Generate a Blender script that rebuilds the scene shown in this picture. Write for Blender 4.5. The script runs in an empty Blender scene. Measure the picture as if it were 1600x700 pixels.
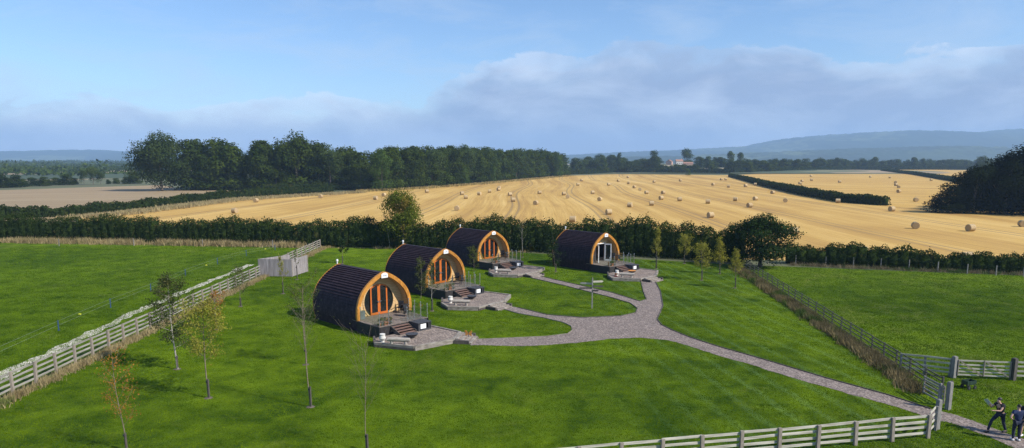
import bpy, math, random
import numpy as np
from mathutils import Vector, Matrix
random.seed(7)
RNG = np.random.default_rng(11)
C = bpy.context.scene.collection
R = math.radians
PI = math.pi

# ------------------------------------------------------------------ survey: where things stand on the ground
F, H, P = 1080.0, 13.0, R(9)
VC = 250 + F * math.tan(P)
def G(u, v, z=0.0):
    dx = (u - 800) / F; dy = -(v - VC) / F
    d = (dx, math.cos(P) + dy * math.sin(P), -math.sin(P) + dy * math.cos(P))
    t = (z - H) / d[2]
    return (t * d[0], t * d[1])

# ------------------------------------------------------------------ materials
def new_mat(name):
    m = bpy.data.materials.new(name); m.use_nodes = True
    nt = m.node_tree
    return m, nt, nt.nodes['Principled BSDF']
def N(nt, t, **kw):
    n = nt.nodes.new(t)
    for k, v in kw.items(): setattr(n, k, v)
    return n
def ramp(nt, stops, src=None, interp='LINEAR'):
    n = N(nt, 'ShaderNodeValToRGB'); cr = n.color_ramp; cr.interpolation = interp
    while len(cr.elements) < len(stops): cr.elements.new(0.5)
    for e, (p, c) in zip(cr.elements, stops):
        e.position = p; e.color = (*c, 1) if not isinstance(c, (int, float)) else (c, c, c, 1)
    if src is not None: nt.links.new(src, n.inputs[0])
    return n
def noise(nt, vec, scale, detail=3, rough=.55, dist=0.0):
    n = N(nt, 'ShaderNodeTexNoise'); n.inputs['Scale'].default_value = scale
    n.inputs['Detail'].default_value = detail; n.inputs['Roughness'].default_value = rough
    n.inputs['Distortion'].default_value = dist
    if vec is not None: nt.links.new(vec, n.inputs['Vector'])
    return n
def mapping(nt, src, scale=(1, 1, 1), rot=(0, 0, 0), loc=(0, 0, 0)):
    n = N(nt, 'ShaderNodeMapping'); n.inputs['Scale'].default_value = scale
    n.inputs['Rotation'].default_value = rot; n.inputs['Location'].default_value = loc
    nt.links.new(src, n.inputs['Vector']); return n
def mix(nt, a, b, fac, mode='MIX'):
    n = N(nt, 'ShaderNodeMix', data_type='RGBA', blend_type=mode)
    for s, v in ((6, a), (7, b)):
        if isinstance(v, tuple): n.inputs[s].default_value = (*v, 1)
        else: nt.links.new(v, n.inputs[s])
    if isinstance(fac, (int, float)): n.inputs[0].default_value = fac
    else: nt.links.new(fac, n.inputs[0])
    return n
def bump(nt, b, h, strength, dist=.02):
    n = N(nt, 'ShaderNodeBump'); n.inputs['Strength'].default_value = strength
    n.inputs['Distance'].default_value = dist
    nt.links.new(h, n.inputs['Height']); nt.links.new(n.outputs[0], b.inputs['Normal'])
def math_(nt, op, a, b=None, clamp=False):
    n = N(nt, 'ShaderNodeMath', operation=op, use_clamp=clamp)
    for i, v in enumerate((a, b)):
        if v is None: continue
        if isinstance(v, (int, float)): n.inputs[i].default_value = v
        else: nt.links.new(v, n.inputs[i])
    return n.outputs[0]

def simple(name, c1, c2=None, scale=4, rough=.7, metal=0, stretch=(1, 1, 1), bmp=.15, detail=4, perobj=0.0):
    m, nt, b = new_mat(name)
    b.inputs['Roughness'].default_value = rough; b.inputs['Metallic'].default_value = metal
    if c2 is None:
        c2 = tuple(min(1, x * 1.25) for x in c1); c1 = tuple(x * .8 for x in c1)
    tc = N(nt, 'ShaderNodeTexCoord'); mp = mapping(nt, tc.outputs['Object'], stretch)
    n = noise(nt, mp.outputs[0], scale, detail)
    r = ramp(nt, [(.3, c1), (.7, c2)], n.outputs[0])
    out = r.outputs[0]
    if perobj:
        oi = N(nt, 'ShaderNodeObjectInfo')
        rr = ramp(nt, [(0, 1 - perobj), (1, 1 + perobj)], oi.outputs['Random'])
        rr.color_ramp.elements[1].color = (1, 1, 1, 1); rr.color_ramp.elements[0].color = (1 - perobj,) * 3 + (1,)
        out = mix(nt, out, rr.outputs[0], 1.0, 'MULTIPLY').outputs[2]
    nt.links.new(out, b.inputs['Base Color'])
    if bmp: bump(nt, b, n.outputs[0], bmp)
    return m

def leafy(name, dark, light, accent=None, scale=.8, acc=.0, objvar=.25, transl=.25):
    """leaves: colour varies clump to clump and plant to plant"""
    m, nt, b = new_mat(name); nt.nodes.remove(b)
    outn = nt.nodes['Material Output']
    ge = N(nt, 'ShaderNodeNewGeometry'); oi = N(nt, 'ShaderNodeObjectInfo')
    n = noise(nt, ge.outputs['Position'], scale, 4, .7)
    r = ramp(nt, [(.32, dark), (.68, light)], n.outputs[0])
    col = r.outputs[0]
    if accent:
        n2 = noise(nt, ge.outputs['Position'], scale * .6, 2, .5, 1.0)
        f = ramp(nt, [(.62 - acc, 0), (.72 - acc, 1)], n2.outputs[0])
        col = mix(nt, col, accent, f.outputs[0]).outputs[2]
    rr = ramp(nt, [(0, (1 - objvar, 1 - objvar, 1 - objvar)), (.6, (1, 1, 1)), (1, (1, .95, .75))], oi.outputs['Random'])
    col = mix(nt, col, rr.outputs[0], 1.0, 'MULTIPLY').outputs[2]
    d = N(nt, 'ShaderNodeBsdfDiffuse'); t = N(nt, 'ShaderNodeBsdfTranslucent'); ms = N(nt, 'ShaderNodeMixShader')
    nt.links.new(col, d.inputs[0]); nt.links.new(col, t.inputs[0]); ms.inputs[0].default_value = transl
    nt.links.new(d.outputs[0], ms.inputs[1]); nt.links.new(t.outputs[0], ms.inputs[2])
    nt.links.new(ms.outputs[0], outn.inputs[0])
    return m

M = {}
def turf(name, dark, light, dry, dryamt, stripes=False):
    m, nt, b = new_mat(name); b.inputs['Roughness'].default_value = .95
    b.inputs['Specular IOR Level'].default_value = .1
    tc = N(nt, 'ShaderNodeTexCoord'); v = tc.outputs['Object']
    big = noise(nt, v, .06, 4, .6, .5); mid = noise(nt, v, .45, 5, .65, .6)
    mp = mapping(nt, v, (1, .55, 1)); fine = noise(nt, mp.outputs[0], 9, 5, .8)
    wide = noise(nt, mapping(nt, v, (.5, 1.5, 1)).outputs[0], .35, 4, .7, .8)
    s = math_(nt, 'ADD', math_(nt, 'MULTIPLY', big.outputs[0], .62), math_(nt, 'MULTIPLY', mid.outputs[0], .50))
    s = math_(nt, 'ADD', s, math_(nt, 'MULTIPLY', fine.outputs[0], .3))
    r = ramp(nt, [(.61, dark), (.825, light)], s)
    r = mix(nt, r.outputs[0], (dark[0] * .8, dark[1] * .85, dark[2]), ramp(nt, [(.60, 0), (.74, .75 if not stripes else .45)], wide.outputs[0]).outputs[0]); r.outputs[0].name
    dn = noise(nt, v, .22, 5, .7, 1.2)
    f = ramp(nt, [(.60 - dryamt, 0), (.82 - dryamt, .75)], dn.outputs[0])
    col = mix(nt, r.outputs[2], dry, f.outputs[0]).outputs[2]
    if stripes:
        ms = mapping(nt, v, (1, 1, 1), (0, 0, R(-8)))
        w = N(nt, 'ShaderNodeTexWave', wave_type='BANDS', bands_direction='X'); w.inputs['Scale'].default_value = .19
        w.inputs['Distortion'].default_value = 2.2; w.inputs['Detail'].default_value = 2; w.inputs['Detail Scale'].default_value = .5
        nt.links.new(ms.outputs[0], w.inputs['Vector'])
        sx = N(nt, 'ShaderNodeSeparateXYZ'); nt.links.new(v, sx.inputs[0])
        mr = N(nt, 'ShaderNodeMapRange'); mr.inputs[1].default_value = 4; mr.inputs[2].default_value = 14
        nt.links.new(sx.outputs[0], mr.inputs[0])
        wf = ramp(nt, [(.7, 0), (1.0, 1)], w.outputs[1])
        ff = math_(nt, 'MULTIPLY', math_(nt, 'MULTIPLY', wf.outputs[0], mr.outputs[0]), .30)
        col = mix(nt, col, (.16, .27, .09), ff).outputs[2]
    nt.links.new(col, b.inputs['Base Color']); bump(nt, b, math_(nt, 'ADD', fine.outputs[0], mid.outputs[0]), .8, .12)
    return m
M['lawn'] = turf('lawn_turf', (.024, .062, .002), (.135, .212, .005), (.17, .19, .03), .03, True)
M['paddock'] = turf('paddock_turf', (.026, .064, .003), (.132, .206, .006), (.19, .20, .045), .05)
M['paddock2'] = turf('paddock_turf_rough', (.032, .070, .003), (.135, .205, .007), (.19, .19, .05), .08)
M['blades'] = leafy('grass_blades', (.034, .088, .003), (.21, .30, .010), scale=.7, objvar=0, transl=.35)
M['blades2'] = leafy('meadow_blades', (.034, .086, .004), (.18, .28, .014), scale=.5, objvar=0, transl=.35)

def gravel(name, cols, sc=14):
    m, nt, b = new_mat(name); b.inputs['Roughness'].default_value = .95
    tc = N(nt, 'ShaderNodeTexCoord'); v = tc.outputs['Object']
    vo = N(nt, 'ShaderNodeTexVoronoi'); vo.inputs['Scale'].default_value = sc; nt.links.new(v, vo.inputs['Vector'])
    r = ramp(nt, cols, vo.outputs['Color']); n = noise(nt, v, 1.1, 5, .7)
    c = mix(nt, r.outputs[0], ramp(nt, [(.3, (.72, .7, .68)), (.7, (1.1, 1.05, 1.0))], n.outputs[0]).outputs[0], 1, 'MULTIPLY')
    nt.links.new(c.outputs[2], b.inputs['Base Color']); bump(nt, b, vo.outputs['Distance'], .6, .03)
    return m
M['gravel'] = gravel('path_gravel', [(0, (.09, .070, .060)), (.5, (.205, .168, .147)), (1, (.40, .335, .298))], 12)
M['patio'] = gravel('patio_gravel', [(0, (.10, .078, .064)), (.5, (.23, .185, .155)), (1, (.42, .35, .295))], 10)
M['chalk'] = gravel('chalk_stones', [(0, (.42, .40, .34)), (1, (.75, .72, .62))], 9)

def stubble(name, rot, c1, c2, c3):
    m, nt, b = new_mat(name); b.inputs['Roughness'].default_value = .9
    tc = N(nt, 'ShaderNodeTexCoord'); mp0 = mapping(nt, tc.outputs['Object'], (1, 1, 1), (0, 0, rot))
    # drill rows bend gently with the lie of the field
    bend = noise(nt, mapping(nt, mp0.outputs[0], (.004, .003, 1)).outputs[0], 1.0, 1, .4)
    sx = N(nt, 'ShaderNodeSeparateXYZ'); nt.links.new(mp0.outputs[0], sx.inputs[0])
    xx = math_(nt, 'ADD', sx.outputs[0], math_(nt, 'MULTIPLY', bend.outputs[0], 60))
    cb = N(nt, 'ShaderNodeCombineXYZ'); nt.links.new(xx, cb.inputs[0]); nt.links.new(math_(nt, 'MULTIPLY', sx.outputs[1], .02), cb.inputs[1])
    band = noise(nt, cb.outputs[0], .16, 3, .6); rows = noise(nt, cb.outputs[0], 1.3, 3, .8)
    patch = noise(nt, mp0.outputs[0], .02, 4, .6, 1)
    s = math_(nt, 'ADD', math_(nt, 'MULTIPLY', band.outputs[0], .5), math_(nt, 'MULTIPLY', rows.outputs[0], .3))
    s = math_(nt, 'ADD', s, math_(nt, 'MULTIPLY', patch.outputs[0], .2))
    r = ramp(nt, [(.38, c1), (.5, c2), (.62, c3)], s)
    # tramlines: a pair of wheel marks every 24 m
    md = math_(nt, 'MODULO', math_(nt, 'ADD', xx, 2400.0), 24.0)
    t1 = math_(nt, 'LESS_THAN', math_(nt, 'ABSOLUTE', math_(nt, 'SUBTRACT', md, 10.0)), .34)
    t2 = math_(nt, 'LESS_THAN', math_(nt, 'ABSOLUTE', math_(nt, 'SUBTRACT', md, 12.2)), .34)
    tl = math_(nt, 'MULTIPLY', math_(nt, 'ADD', t1, t2), .55)
    col = mix(nt, r.outputs[0], (.20, .135, .06), tl).outputs[2]
    fine = noise(nt, mp0.outputs[0], 5, 4, .8)
    col = mix(nt, col, ramp(nt, [(.3, (.72, .72, .72)), (.7, (1.12, 1.12, 1.12))], fine.outputs[0]).outputs[0], .8, 'MULTIPLY').outputs[2]
    nt.links.new(col, b.inputs['Base Color']); bump(nt, b, rows.outputs[0], .5, .2)
    return m
M['stubble'] = stubble('golden_stubble', R(4), (.36, .195, .038), (.53, .318, .068), (.67, .44, .13))
M['stubble2'] = stubble('pale_stubble', R(-62), (.38, .20, .032), (.54, .32, .062), (.66, .44, .13))
M['tilled'] = stubble('brown_tilled_soil', R(70), (.24, .165, .085), (.32, .23, .12), (.39, .295, .17))

m, nt, b = new_mat('patchwork_country'); b.inputs['Roughness'].default_value = 1
tc = N(nt, 'ShaderNodeTexCoord'); mp = mapping(nt, tc.outputs['Object'], (.0065, .0032, 1), (0, 0, R(6)))
vo = N(nt, 'ShaderNodeTexVoronoi'); vo.inputs['Scale'].default_value = 1; nt.links.new(mp.outputs[0], vo.inputs['Vector'])
r = ramp(nt, [(0, (.07, .09, .035)), (.22, (.11, .12, .05)), (.36, (.34, .25, .14)), (.5, (.045, .07, .025)), (.62, (.15, .15, .07)), (.74, (.42, .33, .20)), (.88, (.10, .12, .045))], vo.outputs['Color'], 'CONSTANT')
n = noise(nt, tc.outputs['Object'], .02, 5, .7)
cc = mix(nt, r.outputs[0], ramp(nt, [(.3, (.7, .7, .7)), (.7, (1.1, 1.1, 1.1))], n.outputs[0]).outputs[0], 1, 'MULTIPLY')
nt.links.new(cc.outputs[2], b.inputs['Base Color']); M['country'] = m
m, nt, b = new_mat('hill_side'); b.inputs['Roughness'].default_value = 1
tc = N(nt, 'ShaderNodeTexCoord'); mp = mapping(nt, tc.outputs['Object'], (.0022, .0012, .006))
vo = N(nt, 'ShaderNodeTexVoronoi'); vo.inputs['Scale'].default_value = 1; nt.links.new(mp.outputs[0], vo.inputs['Vector'])
r = ramp(nt, [(0, (.012, .03, .015)), (.55, (.02, .045, .018)), (.72, (.08, .11, .05)), (.85, (.035, .06, .02)), (.94, (.42, .33, .2))], vo.outputs['Color'], 'CONSTANT')
n = noise(nt, tc.outputs['Object'], .006, 5, .7)
f = ramp(nt, [(.45, 0), (.55, 1)], n.outputs[0])
cc = mix(nt, r.outputs[0], (.02, .042, .02), f.outputs[0])
nt.links.new(cc.outputs[2], b.inputs['Base Color']); M['hill'] = m

WOOD = (12, 12, .6)
M['rail'] = simple('weathered_pale_rail', (.30, .275, .21), (.62, .58, .48), 1.6, .85, stretch=(.6, .6, 6), perobj=.08)
M['post'] = simple('weathered_grey_brown_post', (.20, .165, .13), (.36, .31, .25), 4, .9, stretch=(5, 5, .8), perobj=.15)
M['rail_grey'] = simple('grey_weathered_rail', (.17, .16, .13), (.42, .395, .34), 1.6, .85, stretch=(.6, .6, 6), perobj=.08)
M['rail_dark'] = simple('green_grey_shaded_rail', (.055, .055, .040), (.12, .115, .085), 3, .9, stretch=(.6, .6, 6))  # darker than the other rails: shade on the seen faces put in the colour
M['post_dark'] = simple('dark_gate_post', (.045, .04, .035), (.11, .095, .08), 5, .9, stretch=(5, 5, .8))
M['grey_post'] = simple('silver_grey_post', (.15, .14, .13), (.30, .285, .26), 5, .85, stretch=(5, 5, .8))
M['screen'] = simple('silvered_cladding', (.19, .165, .16), (.36, .325, .315), 2.2, .9, stretch=(3, 3, .35))
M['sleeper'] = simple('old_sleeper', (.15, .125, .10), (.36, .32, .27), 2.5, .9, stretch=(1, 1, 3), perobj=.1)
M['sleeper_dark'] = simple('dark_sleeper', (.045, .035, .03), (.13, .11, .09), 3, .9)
M['shingle'] = None
m, nt, b = new_mat('purple_brown_shingle'); b.inputs['Roughness'].default_value = .65; b.inputs['Specular IOR Level'].default_value = .18
tc = N(nt, 'ShaderNodeTexCoord'); n = noise(nt, mapping(nt, tc.outputs['Object'], (1, 2.2, 1)).outputs[0], 2.2, 5, .75)
r = ramp(nt, [(.3, (.010, .006, .008)), (.55, (.034, .021, .027)), (.75, (.080, .054, .064))], n.outputs[0])
sx = N(nt, 'ShaderNodeSeparateXYZ'); nt.links.new(tc.outputs['Object'], sx.inputs[0])
md = math_(nt, 'MODULO', math_(nt, 'ADD', sx.outputs[1], 10.0), .62)
jl = math_(nt, 'LESS_THAN', md, .022)
cc = mix(nt, r.outputs[0], (.008, .006, .007), math_(nt, 'MULTIPLY', jl, .8))
oi = N(nt, 'ShaderNodeObjectInfo'); rr = ramp(nt, [(0, (.8, .8, .85)), (1, (1.0, .95, .95))], oi.outputs['Random']); cc = mix(nt, cc.outputs[2], rr.outputs[0], 1, 'MULTIPLY')
nt.links.new(cc.outputs[2], b.inputs['Base Color']); bump(nt, b, n.outputs[0], .3, .03); M['shingle'] = m
M['black_board'] = simple('black_stained_board', (.012, .010, .010), (.03, .026, .025), 3, .75, stretch=(1, 1, 6))
M['orange'] = simple('orange_stained_timber', (.30, .115, .012), (.64, .28, .04), 3.5, .5, stretch=(1, 1, .6), bmp=.05, perobj=.15)
M['door'] = simple('red_orange_door_timber', (.42, .095, .012), (.60, .16, .022), 3, .45, stretch=(4, 4, .5), bmp=.05)
M['pine'] = None
m, nt, b = new_mat('pale_pine_boarding'); b.inputs['Roughness'].default_value = .55
tc = N(nt, 'ShaderNodeTexCoord'); sx = N(nt, 'ShaderNodeSeparateXYZ'); nt.links.new(tc.outputs['Object'], sx.inputs[0])
n = noise(nt, mapping(nt, tc.outputs['Object'], (.7, .7, 7)).outputs[0], 2.5, 4, .6)
r = ramp(nt, [(.3, (.50, .30, .12)), (.7, (.72, .50, .25))], n.outputs[0])
md = math_(nt, 'MODULO', sx.outputs[2], .14); jl = math_(nt, 'LESS_THAN', md, .012)
cc = mix(nt, r.outputs[0], (.16, .09, .04), math_(nt, 'MULTIPLY', jl, .8))
nt.links.new(cc.outputs[2], b.inputs['Base Color']); M['pine'] = m
M['deck'] = simple('grey_brown_decking', (.10, .078, .062), (.27, .22, .18), 3, .85, stretch=(6, .6, 1))
M['step'] = simple('red_brown_step_board', (.11, .062, .045), (.22, .13, .10), 3, .8, stretch=(1, 4, 1))
M['white'] = simple('white_paint', (.74, .74, .73), (.82, .82, .81), 2, .5, bmp=0)
M['mark'] = simple('blue_grey_lettering', (.16, .20, .30), None, 2, .5, bmp=0)
M['steel'] = simple('brushed_steel', (.50, .52, .53), (.66, .67, .68), 6, .3, .9, bmp=0)
M['charcoal'] = simple('charcoal_board', (.035, .035, .038), (.075, .075, .08), 4, .6)
M['black'] = simple('black_metal', (.012, .012, .013), (.03, .03, .032), 4, .5)
M['grey_box'] = simple('slate_grey_panel', (.10, .115, .115), (.15, .165, .165), 2, .5, bmp=0)
M['terracotta'] = simple('terracotta', (.36, .14, .07), (.50, .21, .11), 6, .85)
M['stone'] = simple('pale_stone', (.50, .47, .42), (.70, .67, .61), 6, .9)
M['log'] = simple('bleached_log', (.24, .20, .165), (.46, .42, .36), 4, .9, stretch=(1, 4, 4))
M['rust'] = simple('orange_ornament', (.55, .20, .03), (.70, .30, .05), 5, .6)
M['red'] = simple('red_brown_glaze', (.30, .07, .035), (.42, .11, .05), 5, .5)
m, nt, b = new_mat('dark_window_glass'); b.inputs['Base Color'].default_value = (.012, .014, .015, 1); b.inputs['Roughness'].default_value = .05; M['glass'] = m
m, nt, b = new_mat('clear_panel_glass'); nt.nodes.remove(b)
tr = N(nt, 'ShaderNodeBsdfTransparent'); tr.inputs[0].default_value = (.93, .97, .95, 1); gl = N(nt, 'ShaderNodeBsdfGlossy'); gl.inputs['Roughness'].default_value = .03
fr = N(nt, 'ShaderNodeFresnel'); ms = N(nt, 'ShaderNodeMixShader'); ms.inputs[0].default_value = .07; nt.links.new(tr.outputs[0], ms.inputs[1]); nt.links.new(gl.outputs[0], ms.inputs[2])
nt.links.new(ms.outputs[0], nt.nodes['Material Output'].inputs[0]); M['clear'] = m
M['bark'] = simple('grey_brown_bark', (.07, .055, .04), (.16, .13, .10), 6, .95, stretch=(3, 3, .7), bmp=.4)
M['birch'] = simple('pale_sapling_bark', (.20, .18, .145), (.42, .38, .32), 5, .9, stretch=(1, 1, 4))
M['twig'] = simple('tan_sapling_bark', (.13, .10, .065), (.26, .20, .14), 5, .9, stretch=(1, 1, 4))
M['stake'] = simple('dark_tree_guard', (.045, .038, .032), (.12, .10, .08), 6, .9)
M['bale'] = None
m, nt, b = new_mat('rolled_straw'); b.inputs['Roughness'].default_value = .9
tc = N(nt, 'ShaderNodeTexCoord'); sx = N(nt, 'ShaderNodeSeparateXYZ'); nt.links.new(tc.outputs['Object'], sx.inputs[0])
rad = math_(nt, 'SQRT', math_(nt, 'ADD', math_(nt, 'POWER', math_(nt, 'ABSOLUTE', sx.outputs[1]), 2.0), math_(nt, 'POWER', math_(nt, 'ABSOLUTE', math_(nt, 'SUBTRACT', sx.outputs[2], .66)), 2.0)))
sp = math_(nt, 'SINE', math_(nt, 'MULTIPLY', rad, 48.0))
n = noise(nt, mapping(nt, tc.outputs['Object'], (6, 1.5, 1.5)).outputs[0], 5, 4, .8)
oi = N(nt, 'ShaderNodeObjectInfo')
r = ramp(nt, [(.3, (.34, .235, .11)), (.7, (.62, .48, .27))], n.outputs[0])
c2 = mix(nt, r.outputs[0], ramp(nt, [(0, (.82, .80, .78)), (1, (1, 1, 1))], oi.outputs['Random']).outputs[0], 1, 'MULTIPLY')
c3 = mix(nt, c2.outputs[2], (.25, .17, .08), math_(nt, 'MULTIPLY', math_(nt, 'GREATER_THAN', sp, .55), .35))
nt.links.new(c3.outputs[2], b.inputs['Base Color']); bump(nt, b, n.outputs[0], .5, .03); M['bale'] = m

M['hedge'] = leafy('hedge_leaves', (.013, .026, .008), (.060, .090, .020), (.11, .10, .03), 1.1, .0, .1)
M['hedge_far'] = leafy('field_hedge_leaves', (.014, .028, .009), (.045, .070, .020), (.10, .10, .035), .35, .0, .15)
M['wood_dark'] = leafy('dark_wood_leaves', (.015, .034, .006), (.085, .122, .020), None, .16, 0, .35)
M['wood_pale'] = leafy('pale_wood_leaves', (.026, .050, .013), (.085, .120, .036), None, .16, 0, .25)
M['wood_green'] = leafy('fresh_green_leaves', (.035, .075, .014), (.095, .145, .03), None, .3, 0, .1)
M['wood_shade'] = leafy('shaded_wood_leaves', (.006, .011, .006), (.018, .028, .011), None, .3, 0, .3, .1)  # shade of the wood's unlit side mixed into the leaf colour
M['bush'] = leafy('bush_leaves', (.012, .028, .010), (.040, .070, .020), (.09, .06, .025), .9, -.04, .1)
M['bushy'] = leafy('olive_leaves', (.055, .085, .010), (.17, .20, .028), (.20, .15, .03), .9, .04, .1)
M['sap_green'] = leafy('green_sapling_leaves', (.05, .085, .02), (.12, .17, .045), None, 2, 0, .2)
M['sap_yellow'] = leafy('yellow_sapling_leaves', (.18, .19, .03), (.40, .36, .06), None, 2, 0, .1, .35)
M['sap_orange'] = leafy('orange_sapling_leaves', (.25, .11, .03), (.45, .22, .05), None, 2, 0, .1, .3)
M['sap_dark'] = leafy('dark_sapling_leaves', (.045, .06, .02), (.12, .14, .045), (.2, .17, .05), 2, 0, .1)
M['dry'] = leafy('dry_grass', (.26, .20, .095), (.52, .42, .22), (.20, .22, .07), .9, .0, .1, .3)
M['weeds'] = leafy('brown_weeds', (.10, .085, .045), (.34, .28, .17), (.08, .13, .035), .8, .10, .1, .25)

# ------------------------------------------------------------------ objects
def tag(o, label=None, cat=None, group=None, kind=None):
    if label: o['label'] = label
    if cat: o['category'] = cat
    if group: o['group'] = group
    if kind: o['kind'] = kind
    return o
def mesh_np(name, V, Fc, mat, smooth=False):
    me = bpy.data.meshes.new(name)
    V = np.asarray(V, dtype=np.float32); Fc = np.asarray(Fc, dtype=np.int32)
    k = Fc.shape[1]
    me.vertices.add(len(V)); me.vertices.foreach_set('co', V.ravel())
    me.loops.add(Fc.size); me.loops.foreach_set('vertex_index', Fc.ravel())
    me.polygons.add(len(Fc)); me.polygons.foreach_set('loop_start', np.arange(0, Fc.size, k, dtype=np.int32))
    me.update(calc_edges=True); me.materials.append(mat)
    if smooth: me.polygons.foreach_set('use_smooth', np.ones(len(Fc), dtype=bool))
    return me
def link(name, me, parent=None, loc=(0, 0, 0), rz=0.0):
    o = bpy.data.objects.new(name, me); C.objects.link(o)
    if parent: o.parent = parent
    o.location = loc; o.rotation_euler = (0, 0, rz)
    return o
def empty(name, loc, rz=0.0, label=None, cat=None, group=None):
    o = link(name, None, None, loc, rz); o.empty_display_size = .2
    return tag(o, label, cat, group)
class MB:
    def __init__(s): s.v = []; s.f = []
    def box(s, c, d, rz=0.0, M4=None):
        i = len(s.v); mt = M4 or (Matrix.Translation(c) @ Matrix.Rotation(rz, 4, 'Z'))
        for x in (-.5, .5):
            for y in (-.5, .5):
                for z in (-.5, .5): s.v.append(mt @ Vector((x * d[0], y * d[1], z * d[2])))
        s.f += [tuple(i + k for k in q) for q in ((0, 1, 3, 2), (4, 6, 7, 5), (0, 4, 5, 1), (2, 3, 7, 6), (0, 2, 6, 4), (1, 5, 7, 3))]
        return s
    def beam(s, a, b, w, h):
        a, b = Vector(a), Vector(b); d = b - a; L = d.length; x = d / L
        up = Vector((0, 0, 1)) if abs(x.z) < .95 else Vector((0, 1, 0))
        y = up.cross(x).normalized(); z = x.cross(y)
        m4 = Matrix((x, y, z)).transposed().to_4x4(); m4.translation = (a + b) / 2
        return s.box(None, (L, w, h), M4=m4)
    def tube(s, pts, rad, n=8, cap=True):
        pts = [Vector(p) for p in pts]
        if isinstance(rad, (int, float)): rad = [rad] * len(pts)
        i0 = len(s.v)
        for k, p in enumerate(pts):
            t = (pts[min(k + 1, len(pts) - 1)] - pts[max(k - 1, 0)]).normalized()
            a = t.orthogonal().normalized() if abs(t.z) < .9 else Vector((1, 0, 0)).cross(t).normalized()
            b2 = t.cross(a)
            for j in range(n):
                an = 2 * PI * j / n; s.v.append(p + (a * math.cos(an) + b2 * math.sin(an)) * rad[k])
        for k in range(len(pts) - 1):
            for j in range(n):
                q = i0 + k * n; s.f.append((q + j, q + (j + 1) % n, q + n + (j + 1) % n, q + n + j))
        if cap:
            s.f.append(tuple(i0 + j for j in range(n))[::-1]); q = i0 + (len(pts) - 1) * n; s.f.append(tuple(q + j for j in range(n)))
        return s
    def lathe(s, prof, c=(0, 0, 0), n=16):
        return s.tube([(c[0], c[1], c[2] + z) for r_, z in prof], [r_ for r_, z in prof], n) if all(prof[i][1] < prof[i + 1][1] for i in range(len(prof) - 1)) else s
    def prism(s, poly, z0, z1):
        i = len(s.v); n = len(poly)
        s.v += [Vector((x, y, z0)) for x, y in poly] + [Vector((x, y, z1)) for x, y in poly]
        s.f.append(tuple(range(i + n - 1, i - 1, -1))); s.f.append(tuple(range(i + n, i + 2 * n)))
        for k in range(n): s.f.append((i + k, i + (k + 1) % n, i + n + (k + 1) % n, i + n + k))
        return s
    def prismy(s, poly, y0, y1):   # polygon in x,z pushed along y
        i = len(s.v); n = len(poly)
        s.v += [Vector((x, y0, z)) for x, z in poly] + [Vector((x, y1, z)) for x, z in poly]
        s.f.append(tuple(range(i, i + n))); s.f.append(tuple(range(i + 2 * n - 1, i + n - 1, -1)))
        for k in range(n): s.f.append((i + k, i + n + k, i + n + (k + 1) % n, i + (k + 1) % n))
        return s
    def band(s, inner, outer, y0, y1):  # strip between two x,z polylines, extruded along y
        i = len(s.v); n = len(inner)
        for y in (y0, y1):
            s.v += [Vector((x, y, z)) for x, z in inner] + [Vector((x, y, z)) for x, z in outer]
        a, b_, c_, d_ = i, i + n, i + 2 * n, i + 3 * n
        for k in range(n - 1):
            s.f += [(a + k, a + k + 1, b_ + k + 1, b_ + k), (c_ + k, d_ + k, d_ + k + 1, c_ + k + 1),
                    (b_ + k, b_ + k + 1, d_ + k + 1, d_ + k), (a + k, c_ + k, c_ + k + 1, a + k + 1)]
        for k in (0, n - 1): s.f.append((a + k, b_ + k, d_ + k, c_ + k))
        return s
    def mesh(s, name, mat, smooth=False):
        me = bpy.data.meshes.new(name); me.from_pydata([tuple(v) for v in s.v], [], s.f); me.materials.append(mat)
        if smooth:
            for p in me.polygons: p.use_smooth = True
        me.update(); return me
    def build(s, name, mat, parent=None, loc=(0, 0, 0), rz=0.0, smooth=False, bevel=0.0):
        o = link(name, s.mesh(name, mat, smooth), parent, loc, rz)
        if bevel:
            b_ = o.modifiers.new('bevel', 'BEVEL'); b_.width = bevel; b_.segments = 2; b_.limit_method = 'ANGLE'
        return o
def children(o): return [c for c in C.objects if c.parent == o]

def sheet(name, poly, z, mat, kind='structure', label=None, cat=None):
    me = bpy.data.meshes.new(name); me.from_pydata([(x, y, z) for x, y in poly], [], [tuple(range(len(poly)))])
    me.materials.append(mat); me.update()
    from mathutils.geometry import tessellate_polygon
    tris = tessellate_polygon([[Vector((x, y, 0)) for x, y in poly]])
    me.clear_geometry()
    fs = []
    for t in tris:
        a, b2, c2 = (Vector(poly[i]) for i in t)
        cr = (b2 - a).cross(c2 - a) if False else (b2.x - a.x) * (c2.y - a.y) - (b2.y - a.y) * (c2.x - a.x)
        fs.append(tuple(t) if cr > 0 else tuple(t)[::-1])
    me.from_pydata([(x, y, z) for x, y in poly], [], fs); me.update()
    o = link(name, me); return tag(o, label, cat, None, kind)
def inside(poly, X, Y):
    r_ = np.zeros(len(X), bool); n = len(poly)
    for i in range(n):
        x1, y1 = poly[i]; x2, y2 = poly[(i + 1) % n]
        if y1 == y2: continue
        c = ((y1 > Y) != (y2 > Y)) & (X < (x2 - x1) * (Y - y1) / (y2 - y1) + x1)
        r_ ^= c
    return r_

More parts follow.
